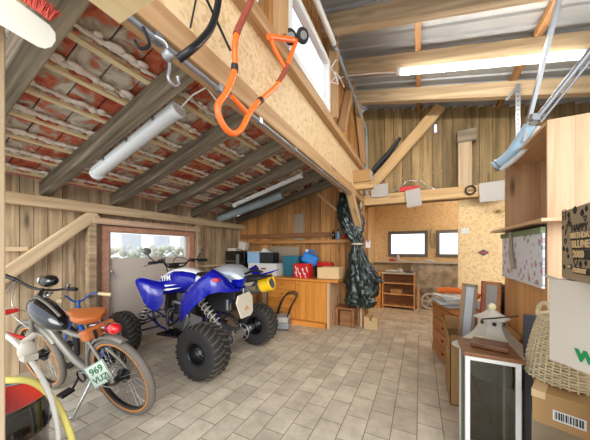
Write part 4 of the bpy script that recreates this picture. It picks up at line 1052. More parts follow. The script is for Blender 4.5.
def boxthing(name, label, cat, x0, x1, y0, y1, z0, z1, m, group=None, bevel=.004):
    return single(name, label, cat, MB().bx(x0, x1, y0, y1, z0, z1), m, group, bevel=bevel)
def carton(name, label, x0, x1, y0, y1, z0, z1, m, flaps=.0, cat='carton', tape=False, closed=False, rot=0):
    cx_, cy_ = (x0 + x1) / 2, (y0 + y1) / 2
    t = thing(name, label, cat, (cx_, cy_, z0), (0, 0, rot))
    w, d, h = (x1 - x0) / 2, (y1 - y0) / 2, z1 - z0
    b = MB(); e = .006
    b.bx(-w, w, -d, -d + e, 0, h).bx(-w, w, d - e, d, 0, h).bx(-w, -w + e, -d, d, 0, h).bx(w - e, w, -d, d, 0, h).bx(-w, w, -d, d, 0, e)
    if closed: b.bx(-w, w, -d, d, h - e, h)
    b.build('box_body', m, t)
    if flaps:
        for (p, dd) in (((-w, -d, h), (-.35, 0, 1)), ((w, -d, h), (.5, 0, 1))):
            v = Vector(dd).normalized() * flaps
            MB().prism([(p[0], -d, h), (p[0], d, h), Vector((p[0], d, h)) + v, Vector((p[0], -d, h)) + v], (.004, 0, 0)).build('flap', m, t)
        for (y, dd) in ((-d, (0, -.6, .5)), (d, (0, .3, 1))):
            v = Vector(dd).normalized() * flaps
            MB().prism([(-w, y, h), (w, y, h), Vector((w, y, h)) + v, Vector((-w, y, h)) + v], (0, .004, 0)).build('flap', m, t)
    if tape: MB().bx(-.025, .025, -d - .001, d + .001, h * .6, h + .001).build('tape', M['tape'], t)
    return t
# carton with open top on the worktop
carton('storage_carton', 'open brown carton at the right end of the orange cabinet top', -1.64, -1.235, 4.16, 4.46, .84, 1.04, M['cardboard_light'], 0)
t = thing('jerrycan', 'blue plastic jerrycan lying tilted above the red carton on the cabinet', 'jerrycan', (-1.92, 4.42, 1.10), (0, math.radians(24), .2))
t.scale = (1.4, 1.4, 1.4)
MB().box((0, 0, .06), (.22, .16, .15)).build('can_body', M['jerry'], t, bevel=.035)
MB().tube(smooth([(-.06, 0, .13), (-.05, 0, .17), (.03, 0, .17), (.05, 0, .13)], 4), .013, 8).build('handle', M['jerry'], t)
MB().cyl((-.085, 0, .13), (-.095, 0, .165), .022, 12).build('cap', M['white'], t)
t = thing('red_carton', 'red printed carton with white figures on the cabinet', 'carton', (-1.93, 4.19, .84), (0, 0, -.05))
t.scale = (1.12, 1, 1.55)
MB().bx(-.14, .14, -.08, .08, 0, .17).build('box_body', M['red'], t, bevel=.003)
pp = MB()
for (x, z, s_) in ((-.09, .06, .018), (-.06, .11, .014), (-.02, .05, .016), (.03, .10, .018), (.07, .05, .014), (.10, .12, .012), (-.10, .13, .012)):
    pp.cyl((x, -.0815, z), (x, -.0835, z), s_, 8).bar((x, -.082, z), (x + .02, -.082, z - .05), .003, .012)
pp.build('print', M['white'], t)
t = thing('tool_case', 'flat red plastic case with black feet on the cabinet top', 'case', (-1.80, 4.35, .84))
MB().bx(-1.90, -1.50, 4.49, 4.72, 1.04, 1.08).bx(-1.89, -1.51, 4.50, 4.71, 1.08, 1.12).build('lid', M['red'], t, bevel=.008)
MB().bx(-1.84, -1.60, 4.54, 4.68, .84, 1.04).build('base', M['black_plastic'], t, bevel=.005)
t = thing('teal_bin', 'tall teal plastic bin standing on the orange cabinet', 'bin', (-2.38, 4.45, .84))
MB().lathe([(.0, 0), (.21, 0), (.245, .35), (.255, .355), (.255, .385), (.235, .385), (.20, .02)], Matrix.Translation((-2.29, 4.53, .845)) @ Matrix.Rotation(PI / 4, 4, 'Z'), 4).build('bin_body', M['teal'], t, bevel=.01)
t = thing('white_carton', 'long white carton with faint print on the bench behind the quad', 'carton', (-2.86, 4.4, .84))
MB().bx(-3.2, -2.52, 4.22, 4.52, .84, 1.08).build('box_body', M['white'], t, bevel=.003)
MB().bx(-2.88, -2.76, 4.216, 4.22, .96, .99).build('print', M['rust'], t)
t = thing('storage_bin', 'translucent pale blue storage box with dark lid on the white carton', 'box', (-3.1, 4.4, 1.08))
MB().bx(-3.24, -2.95, 4.24, 4.5, 1.081, 1.30).build('bin_body', M['clearblue'], t, bevel=.01)
MB().bx(-3.25, -2.94, 4.23, 4.51, 1.30, 1.325).build('lid', M['papergrey'], t, bevel=.004)
t['label'] = 'translucent pale blue storage box between the black cabinet and the black crate'
boxthing('black_crate', 'black crate with pale lid standing on the long white carton', 'crate', -2.93, -2.62, 4.26, 4.5, 1.081, 1.30, M['black_plastic'])
single('crumpled_paper', 'crumpled white paper lying on the black crate', 'paper', MB().prism([(-2.95, 4.30, 1.302), (-2.70, 4.30, 1.302), (-2.80, 4.33, 1.34), (-2.90, 4.35, 1.40)], (0, .1, .0)), M['white'])
t = thing('black_cabinet', 'black tool cabinet with a red panel on the bench by the corner', 'cabinet', (-3.65, 4.4, .84))
MB().bx(-3.82, -3.30, 4.22, 4.55, .84, 1.33).build('cabinet_body', M['black_gloss'], t, bevel=.01)
MB().bx(-3.78, -3.66, 4.21, 4.22, .88, 1.0).build('front_panel', M['red'], t)
MB().bx(-3.52, -3.44, 4.212, 4.22, .9, 1.26).build('glass_strip', M['steel'], t)
MB().bx(-3.8, -3.48, 4.205, 4.22, 1.1, 1.12).build('handle', M['chrome'], t)
single('paper_bag', 'white tilted paper box standing on the black tool cabinet', 'box', MB().box((-3.42, 4.35, 1.445), (.19, .12, .17), Matrix.Rotation(.2, 3, 'Y')), M['offwhite'], bevel=.003)
single('paper_stack', 'flat pale box beside the tilted paper box above the tool cabinet', 'box', MB().box((-3.68, 4.36, 1.362), (.22, .2, .06)), M['offwhite'], bevel=.003)
single('grey_board', 'grey brown board leaning on the back wall behind the teal bin', 'board', MB().box((-2.62, 4.72, 1.13), (.72, .02, .58), Matrix.Rotation(-.07, 3, 'X')), M['greyboard'])
for (x, m_, r, lab) in ((-1.52, 'bottle_dark', .035, 'dark round bottle, left of the three on the orange ledge'), (-1.42, 'clearblue', .04, 'pale blue bottle, middle of the three on the orange ledge'), (-1.30, 'red', .035, 'red bottle, right of the three on the orange ledge')):
    b = thing('bottle', lab, 'bottle', (x, 4.72, 1.555))
    Mx = Matrix.Translation((x, 4.72, 1.557))
    MB().lathe([(0, 0), (r, 0), (r, .10), (r * .9, .125), (r * .4, .15), (r * .38, .17)], Mx, 18).build('bottle_body', M[m_], b)
    MB().lathe([(r * .42, .165), (r * .42, .195), (0, .195)], Mx, 14).build('cap', M['red' if m_ == 'bottle_dark' else 'black_plastic'], b)
single('blank_sheet', 'tall blank grey sheet on the back wall above the orange ledge', 'sheet', MB().box((-2.30, 4.80, 1.84), (.22, .012, .56)), M['greyboard'])
# low stool under the tarpaulin
t = thing('low_stool', 'low brown wooden stool right of the orange cabinet', 'stool', (-1.2, 4.5, 0))
MB().bx(-1.36, -.99, 4.3, 4.6, .30, .34).build('seat', M['stool_wood'], t, bevel=.004)
for x in (-1.33, -1.04):
    for y in (4.34, 4.56): MB().bx(x - .025, x + .025, y - .025, y + .025, 0, .30).build('leg', M['stool_wood'], t)
single('stool_box', 'small brown board box under the low stool', 'box', MB().bx(-1.28, -1.08, 4.36, 4.54, 0, .27), M['stool_wood'])
t = thing('small_carton', 'small brown carton standing on the floor at the foot of the post', 'carton', (-.75, 4.42, 0))
MB().bx(-.86, -.64, 4.36, 4.58, 0, .20).build('box_body', M['cardboard_light'], t, bevel=.003)
MB().bx(-.77, -.73, 4.355, 4.585, .15, .203).build('tape', M['tape'], t)
t = thing('small_carton', 'small orange brown carton on the timber block beside the corner post', 'carton', (-.75, 3.95, 2.38))
MB().bx(-.98, -.66, 3.82, 4.02, 2.38, 2.56).build('box_body', M['cardboard'], t, bevel=.003)
MB().bx(-.659, -.655, 3.83, 4.01, 2.39, 2.55).build('label_panel', M['papergrey'], t)

# tarpaulin: folded, tied at the middle
def tarp():
    secs = [  # v, centre u, half width m, half depth
        (186, 342, .03, .03), (191, 344, .07, .05), (200, 347, .15, .09), (212, 349, .19, .10), (224, 351, .195, .10), (234, 354, .15, .09), (241, 357, .085, .06), (244, 357, .07, .055),
        (248, 357, .085, .06), (256, 357, .14, .09), (268, 360, .20, .10), (280, 362, .245, .11), (292, 362, .25, .11), (300, 361, .24, .11), (305, 361, .22, .10), (307, 361, .14, .07)]
    rings = []; n = 110
    full = []
    for i in range(len(secs) - 1):
        for j in range(6):
            s = j / 6; full.append(tuple(a * (1 - s) + b * s for a, b in zip(secs[i], secs[i + 1])))
    full.append(secs[-1])
    for i, (v, u, w, d) in enumerate(full):
        c = at(u, v, Y=4.26); r = []
        for k in range(n):
            a = 2 * PI * k / n
            rg_ = 1 - abs(pnoise((math.cos(a) * 4 + i * .05, math.sin(a) * 4, i * .22))) * 2.2
            f = .86 + .10 * math.sin(a * 8 + .9 * math.sin(i * .2)) + .13 * rg_ + .28 * pnoise((math.cos(a) * 2.6, math.sin(a) * 2.6, i * .12)) + .22 * pnoise((math.cos(a) * 5, math.sin(a) * 5, i * .35)) + .16 * pnoise((math.cos(a) * 11, math.sin(a) * 11, i * .8))
            r.append((c.x + math.cos(a) * w * f, c.y + math.sin(a) * d * f, c.z + .02 * pnoise((a * 3, i * .3, 5))))
        rings.append(r)
    return MB().loft(rings)
t = thing('tarpaulin', 'dark green shiny tarpaulin tied in the middle and hanging from the knee brace', 'tarpaulin', (-1.0, 4.26, .4))
tarp().build('sheet', M['green_tarp'], t)
# loose corner at the right
rg = []
for i in range(8):
    f = i / 7; c = at(371 + 12 * f, 272 + 10 * f, Y=4.24); w = .10 * (1 - f) + .012
    rg.append([(c.x + .01 * math.cos(a), c.y + .05 * (1 - f * .7) * math.sin(a * 1.0) + .02 * math.sin(a * 5), c.z + w * math.cos(a) + .015 * math.sin(a * 4 + i)) for a in [2 * PI * k / 24 for k in range(24)]])
MB().loft(rg).build('loose_corner', M['tarp'], t)
c = at(357, 244, Y=4.26); MB().torus(c, .085, .01, (0, 0, 1), 28, 8, sx=1.5).build('tie_cord', M['offwhite'], t)
MB().tube([at(342, 190, Y=4.26), at(336, 183, Y=4.32), at(318, 170, Y=4.35), (-1.9, 4.4, 2.56)], .012, 8).build('hanging_cord', M['black_plastic'], t)

# grey trolley / box by the cabinet
t = thing('tool_trolley', 'grey metal box with a folding black handle on the floor by the cabinet', 'trolley', (-2.14, 3.78, 0), (0, 0, .35))
MB().bx(-.14, .14, -.18, .18, .03, .13).build('lower_box', M['galv'], t, bevel=.008)
MB().bx(-.12, .12, -.16, .16, .132, .22).build('upper_box', M['papergrey'], t, bevel=.008)
MB().tube(smooth([(-.09, -.1, .2), (-.02, -.1, .44), (.10, -.1, .60), (.26, -.1, .58), (.16, -.1, .38), (.10, -.1, .2)], 3), .012, 8).build('handle', M['black_metal'], t)
MB().tube(smooth([(-.09, .1, .2), (-.02, .1, .44), (.10, .1, .60), (.26, .1, .58), (.16, .1, .38), (.10, .1, .2)], 3), .012, 8).tube([(.26, -.1, .58), (.26, .1, .58)], .014, 8).build('handle', M['black_metal'], t)
for y in (-.12, .12):
    MB().cyl((-.1, y - .01, .03), (-.1, y + .01, .03), .03, 14).cyl((.1, y - .01, .03), (.1, y + .01, .03), .03, 14).build('wheel', M['rubber'], t)

# ------------------------------------------------------------------ rear room
t = thing('bookcase', 'low open wooden bookcase with two shelves in the rear room', 'bookcase', (-.46, 6.3, 0))
for xx in (-.80, -.13): MB().bx(xx, xx + .03, 6.15, 6.45, 0, .80).build('side_panel', M['pine_orange_v'], t)
MB().bx(-.77, -.13, 6.43, 6.45, 0, .80).build('back_panel', M['stool_wood'], t)
MB().bx(-.81, -.09, 6.13, 6.45, .80, .83).build('top', M['offwhite'], t)
for z in (.05, .32, .57): MB().bx(-.77, -.13, 6.16, 6.43, z, z + .025).build('shelf', M['pine_orange_v'], t)
boxthing('shelf_box', 'small brown box on the middle shelf of the bookcase', 'box', -.62, -.36, 6.2, 6.38, .345, .45, M['cardboard'])
boxthing('side_cupboard', 'plain orange cupboard at the left of the bookcase', 'cupboard', -1.03, -.82, 6.12, 6.45, 0, .83, M['orange_wood_v'])
single('cloth_heap', 'white crumpled cloth on top of the bookcase', 'cloth', MB().ball((-.60, 6.28, .86), (.14, .08, .035), 12, 7).ball((-.42, 6.30, .87), (.07, .08, .05), 12, 7), M['white'])
single('dark_tray', 'dark tray at the right end of the bookcase top', 'tray', MB().bx(-.30, -.14, 6.2, 6.38, .832, .86), M['darkgrey'], bevel=.004)
single('spray_bottle', 'small white bottle on the ledge under the left rear window', 'bottle', MB().lathe([(0, 0), (.035, 0), (.035, .13), (.012, .16), (.012, .19), (0, .19)], Matrix.Translation((-.48, 6.6, 1.076)), 14), M['white'])
single('red_box', 'small red box on the ledge under the left rear window', 'box', MB().bx(-.68, -.54, 6.55, 6.65, 1.076, 1.12), M['red'])
single('folded_cloth', 'white cloth on the ledge under the right rear window', 'cloth', MB().ball((.20, 6.6, 1.10), (.12, .07, .03), 12, 7), M['white'])
single('flat_box', 'flat white box on the ledge beside the small bottle', 'box', MB().bx(-.44, -.28, 6.52, 6.66, 1.076, 1.10), M['white'])
single('window_hook', 'grey metal bracket hanging between the two rear windows', 'bracket', MB().tube(smooth([(.26, 6.77, 1.86), (.23, 6.77, 1.8), (.235, 6.77, 1.45), (.27, 6.77, 1.42), (.30, 6.77, 1.46), (.30, 6.77, 1.75)], 3), .012, 8), M['steel'])
t = thing('plastic_wheel', 'white spoked wheel leaning against the block wall in the rear room', 'wheel', (.20, 6.40, .0), (-.2, 0, 0))
MB().torus((0, 0, .19), .165, .025, (0, 1, 0), 32, 8).build('rim', M['offwhite'], t)
s = MB().cyl((0, -.03, .19), (0, .03, .19), .04, 14)
for i in range(6):
    a = 2 * PI * i / 6; s.tube([(0, 0, .19), (math.cos(a) * .16, 0, .19 + math.sin(a) * .16)], .016, 6)
s.build('spokes', M['offwhite'], t)
single('wood_offcut', 'short upright wood offcut leaning beside the bookcase', 'offcut', MB().box((-.04, 6.42, .26), (.05, .03, .52), Matrix.Rotation(-.06, 3, 'X')), M['pine_orange_v'])
# small signs on the partition
single('paper_note', 'small white note pinned high on the strand board partition', 'note', MB().box(at(465, 231, Y=4.597), (.10, .004, .09)), M['white'])
t = thing('badge', 'small dark diamond badge on the strand board partition', 'badge', at(483, 252, Y=4.595))
c = at(483.5, 252.5, Y=4.594)
MB().prism([c + Vector((-.07, 0, 0)), c + Vector((0, 0, -.05)), c + Vector((.07, 0, 0)), c + Vector((0, 0, .05))], (0, -.004, 0)).build('backing', M['darkgrey'], t)
MB().box(c + Vector((0, -.006, 0)), (.07, .003, .02)).build('stripe', M['red'], t)
single('brass_valve', 'small brass valve sticking out of the partition by the shelf unit', 'valve', MB().cyl(at(499, 211, Y=4.6), at(499, 211, Y=4.52), .02, 10).box(at(503, 211, Y=4.53), (.10, .02, .02)), plain('brass', '8d7a3c', .4, .6))
# pale sheets and things hung on the tie beam
for (u0, v0, u1, v1, lab, rz) in ((371, 185, 388, 196, 'blank grey sheet on the tie beam, left of the red frame', .0), (406, 190, 421, 206, 'blank grey sheet hanging lower from the tie beam below the red frame', .12), (479, 183, 505, 200, 'blank grey sheet at the right end of the tie beam', .05)):
    c = at((u0 + u1) / 2, (v0 + v1) / 2, Y=4.43); a = at(u0, v0, Y=4.43); b = at(u1, v1, Y=4.43)
    single('blank_sheet', lab, 'sheet', MB().box(c, (b.x - a.x, .012, a.z - b.z), Matrix.Rotation(-rz, 3, 'Y')), M['papergrey'])
t = thing('wire_frame', 'bent silver wire frame with a red pad resting on the tie beam', 'wire frame', at(413, 192, Y=4.48))
MB().tube(smooth([at(391, 193, Y=4.46), at(404, 184, Y=4.46), at(407, 181, Y=4.46), at(421, 181, Y=4.46), at(425, 185, Y=4.46), at(438, 190, Y=4.46)], 3), .009, 8).build('wire', M['chrome'], t)
MB().box(at(409, 189, Y=4.47), (.28, .05, .08)).build('red_pad', M['red'], t, bevel=.01)
t = thing('ring_hook', 'small black ring hanging on the front of the tie beam', 'ring', at(470.5, 190, Y=4.42))
MB().torus(at(470.5, 190, Y=4.43), .06, .012, (0, 1, 0), 24, 8).bar(at(468, 190, Y=4.43), at(473, 190, Y=4.43), .01, .01).build('ring', M['black_metal'], t)
single('wall_gap_light', 'thin bluish glowing strip for light in a gap of the end wall beside the long brace', 'glowing strip', MB().cyl(at(435.5, 125, Y=4.6), at(435.5, 132, Y=4.6), .015, 8), plain('gap_glow', 'ccd2ff', .4, emit='b8b8ff', es=1.5))  # glowing rod stands in for light showing through a wall gap

# ------------------------------------------------------------------ right side
# pine shelf unit
t = thing('shelf_unit', 'tall pale pine shelf unit at the right, open towards the room', 'shelf unit', (1.05, 2.65, 0))
x0, x1, y0, y1, H = .745, 1.35, 2.20, 3.12, 2.20
def planked(mb, plane, c, a0, a1, z0, z1, w=.11, th=.02):
    a = a0
    while a < a1 - .005:
        e_ = min(a + w, a1)
        if plane == 'Y': mb.bx(a, e_ - .0008, c, c + th, z0, z1)
        else: mb.bx(c, c + th, a, e_ - .0008, z0, z1)
        a = e_
    return mb
planked(MB(), 'Y', y0, x0, x1, 0, H, .13).build('side_panel', M['pale_wood_v'], t)
planked(MB(), 'Y', y1 - .02, x0, x1, 0, H, .13).build('side_panel', M['pale_wood_v'], t)
planked(MB(), 'X', x1 - .02, y0 + .02, y1 - .02, 0, H, .12).build('back_panel', M['pale_wood_v'], t)
MB().bx(x0, x1, y0 + .02, y1 - .02, H - .022, H).build('top_board', M['pale_wood_y'], t)
MB().bx(.66, x1 - .02, 2.03, 3.26, 1.525, 1.545).build('shelf_board', M['pale_wood_y'], t).data
# notch: shelf board sticks out at the front
planked(MB(), 'X', x0, y0 + .021, y1 - .021, .0, 1.10, .13).build('front_panel', M['pine_orange_v'], t)
MB().bx(x0 + .02, x1 - .02, y0 + .02, y1 - .02, 1.09, 1.11).build('inner_shelf', M['pale_wood_y'], t)
t2 = thing('flowered_panel', 'flower printed white panel hanging under the shelf board of the pine unit', 'panel', (.72, 2.65, 1.11), None)
MB().bx(.71, .722, 2.165, 3.05, 1.115, 1.46).build('print_panel', M['flowers'], t2)
MB().bx(.705, .722, 2.165, 3.05, 1.10, 1.115).build('lower_edge', M['white'], t2)
MB().bx(.700, .724, 2.165, 3.07, 1.46, 1.50).build('header_strip', M['green_cloth'], t2)
MB().tube(smooth([(.695, 2.74, 1.50), (.69, 2.72, 1.42), (.688, 2.70, 1.32), (.69, 2.67, 1.24), (.69, 2.645, 1.20)], 4), [.008] * 8 + [.010] * 9, 8, flat=1.8).build('hanging_strap', M['greyboard'], t2)

# rolled awning arm with poles
t = thing('rotary_dryer', 'folded aluminium pole frame with a pale blue tube, hung from the metal roof', 'folding frame', (.8, 2.7, 2.1))
MB().tube(smooth([(.60, 2.82, 2.10), (.70, 2.76, 2.18), (.80, 2.66, 2.36)], 4), .045, 18).build('tube', M['pale_blue_tube'], t, label='pale blue tube')
MB().tube(smooth([(.64, 2.79, 2.06), (.76, 2.71, 2.16), (.85, 2.64, 2.33)], 4), .022, 12).build('tube', M['pvc_white'], t, label='white tube below')
MB().torus((.625, 2.81, 2.115), .05, .007, (.8, -.4, .5), 20, 6).torus((.60, 2.82, 2.10), .047, .006, (.8, -.4, .5), 20, 6).build('ring_clip', M['steel'], t)
jt = MB().ball((.81, 2.65, 2.385), .04, 10, 7).box((.82, 2.64, 2.40), (.10, .06, .05), Matrix.Rotation(.5, 3, 'Z')).cyl((.78, 2.60, 2.39), (.88, 2.66, 2.39), .014, 10).cyl((.80, 2.60, 2.35), (.84, 2.70, 2.42), .02, 10)
jt.build('joint', M['steel'], t)
MB().bar((.76, 2.68, 2.24), (.92, 2.40, 3.34), .045, .025, up=(1, 0, 0)).build('pole', M['galv'], t)
MB().tube([(.82, 2.64, 2.38), (1.22, 2.48, 2.97)], .02, 14).tube([(.85, 2.63, 2.36), (1.25, 2.47, 2.94)], .010, 10).build('pole', M['galv'], t)
t = thing('perforated_bracket', 'galvanised perforated upright bracket hanging from the last pale rafter', 'bracket', (1.04, 3.85, 2.8))
MB().bx(1.02, 1.065, 3.845, 3.852, 2.70, 3.33).build('strip', M['galv'], t)
hs = MB()
for k in range(10): hs.cyl((1.042, 3.845, 2.74 + k * .055), (1.042, 3.843, 2.74 + k * .055), .008, 8)
hs.build('holes', M['black_plastic'], t)
MB().bar((.93, 3.85, 3.16), (1.04, 3.85, 3.30), .03, .03).build('brace_arm', M['galv'], t)

# dresser
t = thing('dresser', 'low orange brown chest of drawers standing askew right of the aisle', 'dresser', (.15, 3.76, 0), (0, 0, math.atan2(.27, .98) ))
# local x to the right (depth .41), local -y towards the camera (length .74)
MB().bx(.012, .41, -.74, 0, .04, .66).build('carcass', M['dresser_v'], t)
MB().bx(-.012, .42, -.75, .01, .66, .685).build('top', M['dresser_wood'], t, bevel=.004)
MB().bx(.03, .40, -.72, -.02, 0, .04).build('plinth', M['dresser_wood'], t)
for k in range(4):
    z0 = .05 + k * .152
    d = MB().bx(-.006, .012, -.735, -.01, z0, z0 + .142).build('drawer', wood('drawer_wood_%d' % k, 'ad6a35', 'cc8a50', 'Y', knots=.1, rough=.4), t, bevel=.004)
    MB().ball((-.018, -.37, z0 + .075), (.014, .016, .014)).build('knob', M['dark_wood'], d)
rd = Matrix.Rotation(math.atan2(.27, .98), 3, 'Z'); D0 = Vector((.15, 3.76, 0))
def dl(x, y, z): return D0 + rd @ Vector((x, y, z))
for k, (w, d_, dx, dy, r_, lab) in enumerate(((.44, .46, .20, -.26, .05, 'grey folded sheet at the bottom of the pile on the dresser'), (.42, .40, .17, -.24, -.08, 'grey folded sheet second from the bottom of the pile on the dresser'), (.40, .36, .20, -.27, .12, 'pale grey folded sheet third from the bottom of the dresser pile'), (.34, .34, .18, -.24, -.03, 'pale folded sheet on top of the grey pile, under the orange cloth'))):
    c = dl(dx, dy, .70 + k * .024)
    single('folded_sheet', lab, 'sheet', MB().box(c, (w, d_, .021), rd @ Matrix.Rotation(r_, 3, 'Z')), [M['papergrey'], M['screen'], M['offwhite'], M['screen']][k], bevel=.008)
oc = MB()
pts = [dl(.02, -.12, .835), dl(.12, -.20, .86), dl(.24, -.30, .85), dl(.36, -.40, .82)]
oc.tube(smooth(pts, 4), [.035 + .012 * abs(math.sin(i * 1.3)) for i in range(13)], 16, flat=.8)
single('orange_cloth', 'bright orange rolled cloth lying across the grey sheets on the dresser', 'cloth', oc, M['orange_cloth'])
single('long_tube', 'thin pale rods lying on the grey sheets beside the orange cloth', 'rods', MB().tube([dl(-.06, -.20, .81), dl(.22, -.50, .80)], .010, 8).tube([dl(-.04, -.24, .805), dl(.20, -.54, .80)], .008, 8), M['pvc_white'])

# tyres behind
for k in range(4):
    tt = MB().torus((.98, 3.62, .12 + k * .235), .195, .082, (0, 0, 1), 40, 12, sx=1.38)
    for i in range(24):
        a = 2 * PI * i / 24; d = Vector((math.cos(a), math.sin(a), 0))
        tt.bar(Vector((.98, 3.62, .12 + k * .235)) + d * .268 + Vector((0, 0, -.07)), Vector((.98, 3.62, .12 + k * .235)) + d * .268 + Vector((0, 0, .07)), .02, .025)
    single('car_tyre', ['black tyre at the bottom of the stack beyond the shelf unit', 'black tyre second from the bottom of the stack beyond the shelf unit', 'black tyre third from the bottom of the stack beyond the shelf unit', 'black tyre on top of the stack beyond the shelf unit'][k], 'tyre', tt, M['rubber'])

# tall open carton with two frames standing in it
t = carton('tall_carton', 'tall open brown carton holding two leaning frames, in front of the dresser', .235, .66, 2.56, 2.98, 0, .56, M['cardboard'], .12, tape=False)
MB().bx(-.2135, -.2125, -.1, .1, .35, .42).build('tape', M['tape'], t)
MB().prism([(-.1, -.211, .44), (-.02, -.211, .44), (-.06, -.211, .38)], (0, -.002, 0)).build('print', M['red'], t)
MB().box((-.214, .06, .16), (.002, .05, .06)).build('print', M['red'], t)
def frame(name, label, c0, c1, w, mfr, mp, yaw, side=None):
    c0 = Vector(c0); c1 = Vector(c1); up_ = (c1 - c0).normalized(); L = (c1 - c0).length
    xd = Vector((math.cos(yaw), math.sin(yaw), 0)); xd = (xd - up_ * xd.dot(up_)).normalized(); nd = xd.cross(up_)
    R_ = Matrix((xd, up_, nd)).transposed(); t = thing(name, label, 'frame', c0)
    c = (c0 + c1) / 2; b = .028
    MB().box(c + xd * (w / 2 - b / 2), (b, L, .03), R_).box(c + up_ * (L / 2 - b / 2), (w, b, .03), R_).box(c - up_ * (L / 2 - b / 2), (w, b, .03), R_).box(c - xd * (w / 2 - b / 2), (b, L, .03), R_).build('frame_border', mfr, t, bevel=.003)
    MB().box(c, (w - b * 1.6, L - b * 1.6, .012), R_).build('panel', mp, t)
    if side: MB().box(c - xd * (w / 2 + .004), (.01, L, .032), R_).build('side_strip', side, t)
    return t
frame('picture_frame', 'narrow pale framed panel leaning in the tall carton, left one', (.345, 2.80, .02), (.425, 2.84, 1.03), .115, M['greyboard'], M['screen'], -.1, M['dresser_wood'])
frame('picture_frame', 'framed panel with a red edge leaning in the tall carton, right one', (.555, 2.86, .02), (.60, 2.90, 1.055), .14, M['dresser_wood'], M['papergrey'], -.35, M['red'])

# wooden bird house and the crate that carries it
t = thing('birdhouse', 'cream wooden bird house with flared roof and round knob', 'bird house', (.48, 2.335, .40))
def sq(cx_, cy_, w, z, rot=0, n=6):
    return [(cx_ + w * math.cos(2 * PI * k / n + rot), cy_ + w * math.sin(2 * PI * k / n + rot), z) for k in range(n)]
C_ = (.48, 2.335)
MB().loft([sq(*C_, .255, .60), sq(*C_, .255, .62), sq(*C_, .185, .665), sq(*C_, .115, .73), sq(*C_, .085, .785)], smooth=False).build('flared_roof', M['offwhite'], t)
MB().loft([sq(*C_, .14, .40), sq(*C_, .14, .585)], smooth=False).build('body', M['offwhite'], t)
cu = MB().loft([sq(*C_, .085, .785), sq(*C_, .085, .84)], smooth=False).build('cupola', M['offwhite'], t)
MB().loft([sq(*C_, .115, .84), sq(*C_, .11, .85), sq(*C_, .06, .875), sq(*C_, .02, .905)], smooth=False).build('cupola_roof', M['offwhite'], t)
MB().ball((.48, 2.335, .925), .028).build('knob', M['cream'], t)
for aa in (-PI / 2 - PI / 3, -PI / 2, -PI / 6):
    d = Vector((math.cos(aa), math.sin(aa), 0))
    MB().cyl(Vector((.48, 2.335, .812)) + d * .070, Vector((.48, 2.335, .812)) + d * .0765, .014, 12).build('entry_hole', M['ink'], t)

boxthing('support_carton', 'brown carton carrying the cream bird house, behind the white lantern', 'carton', .33, .63, 2.20, 2.49, 0, .40, M['cardboard'])
pipe('rope', smooth([(.27, 2.24, .62), (.30, 2.18, .70), (.36, 2.155, .735), (.43, 2.15, .72), (.47, 2.15, .62)], 5), .013, M['rope'], 'cream rope loop lying over the roof of the bird house', 'rope')
single('dark_stick', 'thin dark stick resting across the bird house roof', 'stick', MB().tube([(.40, 2.24, .845), (.60, 2.20, .90)], .005, 6), M['ink'])

# tall white glazed lantern
t = thing('glass_lantern', 'tall white framed lantern with glass sides and brown wooden top', 'lantern', (.39, 2.0, 0), None)
lx0, lx1, ly0, ly1, lh = .25, .52, 1.855, 2.13, .70
fr = MB(); p_ = .026
for x in (lx0, lx1 - p_):
    for y in (ly0, ly1 - p_): fr.bx(x, x + p_, y, y + p_, .0, lh)
for z in (.0, lh - p_):
    fr.bx(lx0 + p_, lx1 - p_, ly0, ly0 + p_, z, z + p_).bx(lx0 + p_, lx1 - p_, ly1 - p_, ly1, z, z + p_).bx(lx0, lx0 + p_, ly0 + p_, ly1 - p_, z, z + p_).bx(lx1 - p_, lx1, ly0 + p_, ly1 - p_, z, z + p_)
fr.build('frame', M['white'], t, bevel=.003)
MB().bx(lx0 + p_, lx1 - p_, ly0 + p_, ly1 - p_, .0, .02).build('base', M['white'], t)
MB().bx(lx0 - .012, lx1 + .012, ly0 - .012, ly1 + .012, lh, lh + .022).build('top', M['dark_wood'], t, bevel=.003)
for (a, b, c, d) in ((lx0 + p_, lx1 - p_, ly0 + .010, ly0 + .014), (lx0 + p_, lx1 - p_, ly1 - .014, ly1 - .010)):
    MB().bx(a, b, c, d, p_, lh - p_).build('pane', M['glass_dark'], t)
for x in (lx0 + .012, lx1 - .012): MB().bx(x - .002, x + .002, ly0 + p_, ly1 - p_, p_, lh - p_).build('pane', M['glass_dark'], t)
single('wooden_tray', 'small dark brown wooden board lying on top of the white lantern', 'board', MB().box((.405, 2.02, .737), (.19, .15, .024), Matrix.Rotation(-.25, 3, 'Z')), M['dark_wood'], bevel=.003)

# dark framed board leaning on the unit
t = thing('framed_board', 'dark grey framed board leaning against the pine shelf unit', 'board', (.78, 2.17, 0))
MB().bx(.62, .66, 2.155, 2.19, 0, .92).bx(.66, 1.02, 2.155, 2.19, .88, .92).bx(.98, 1.02, 2.155, 2.19, 0, .88).build('frame_border', M['darkgrey'], t)
MB().bx(.66, .98, 2.165, 2.185, 0.0, .88).build('panel', M['cardboard'], t)

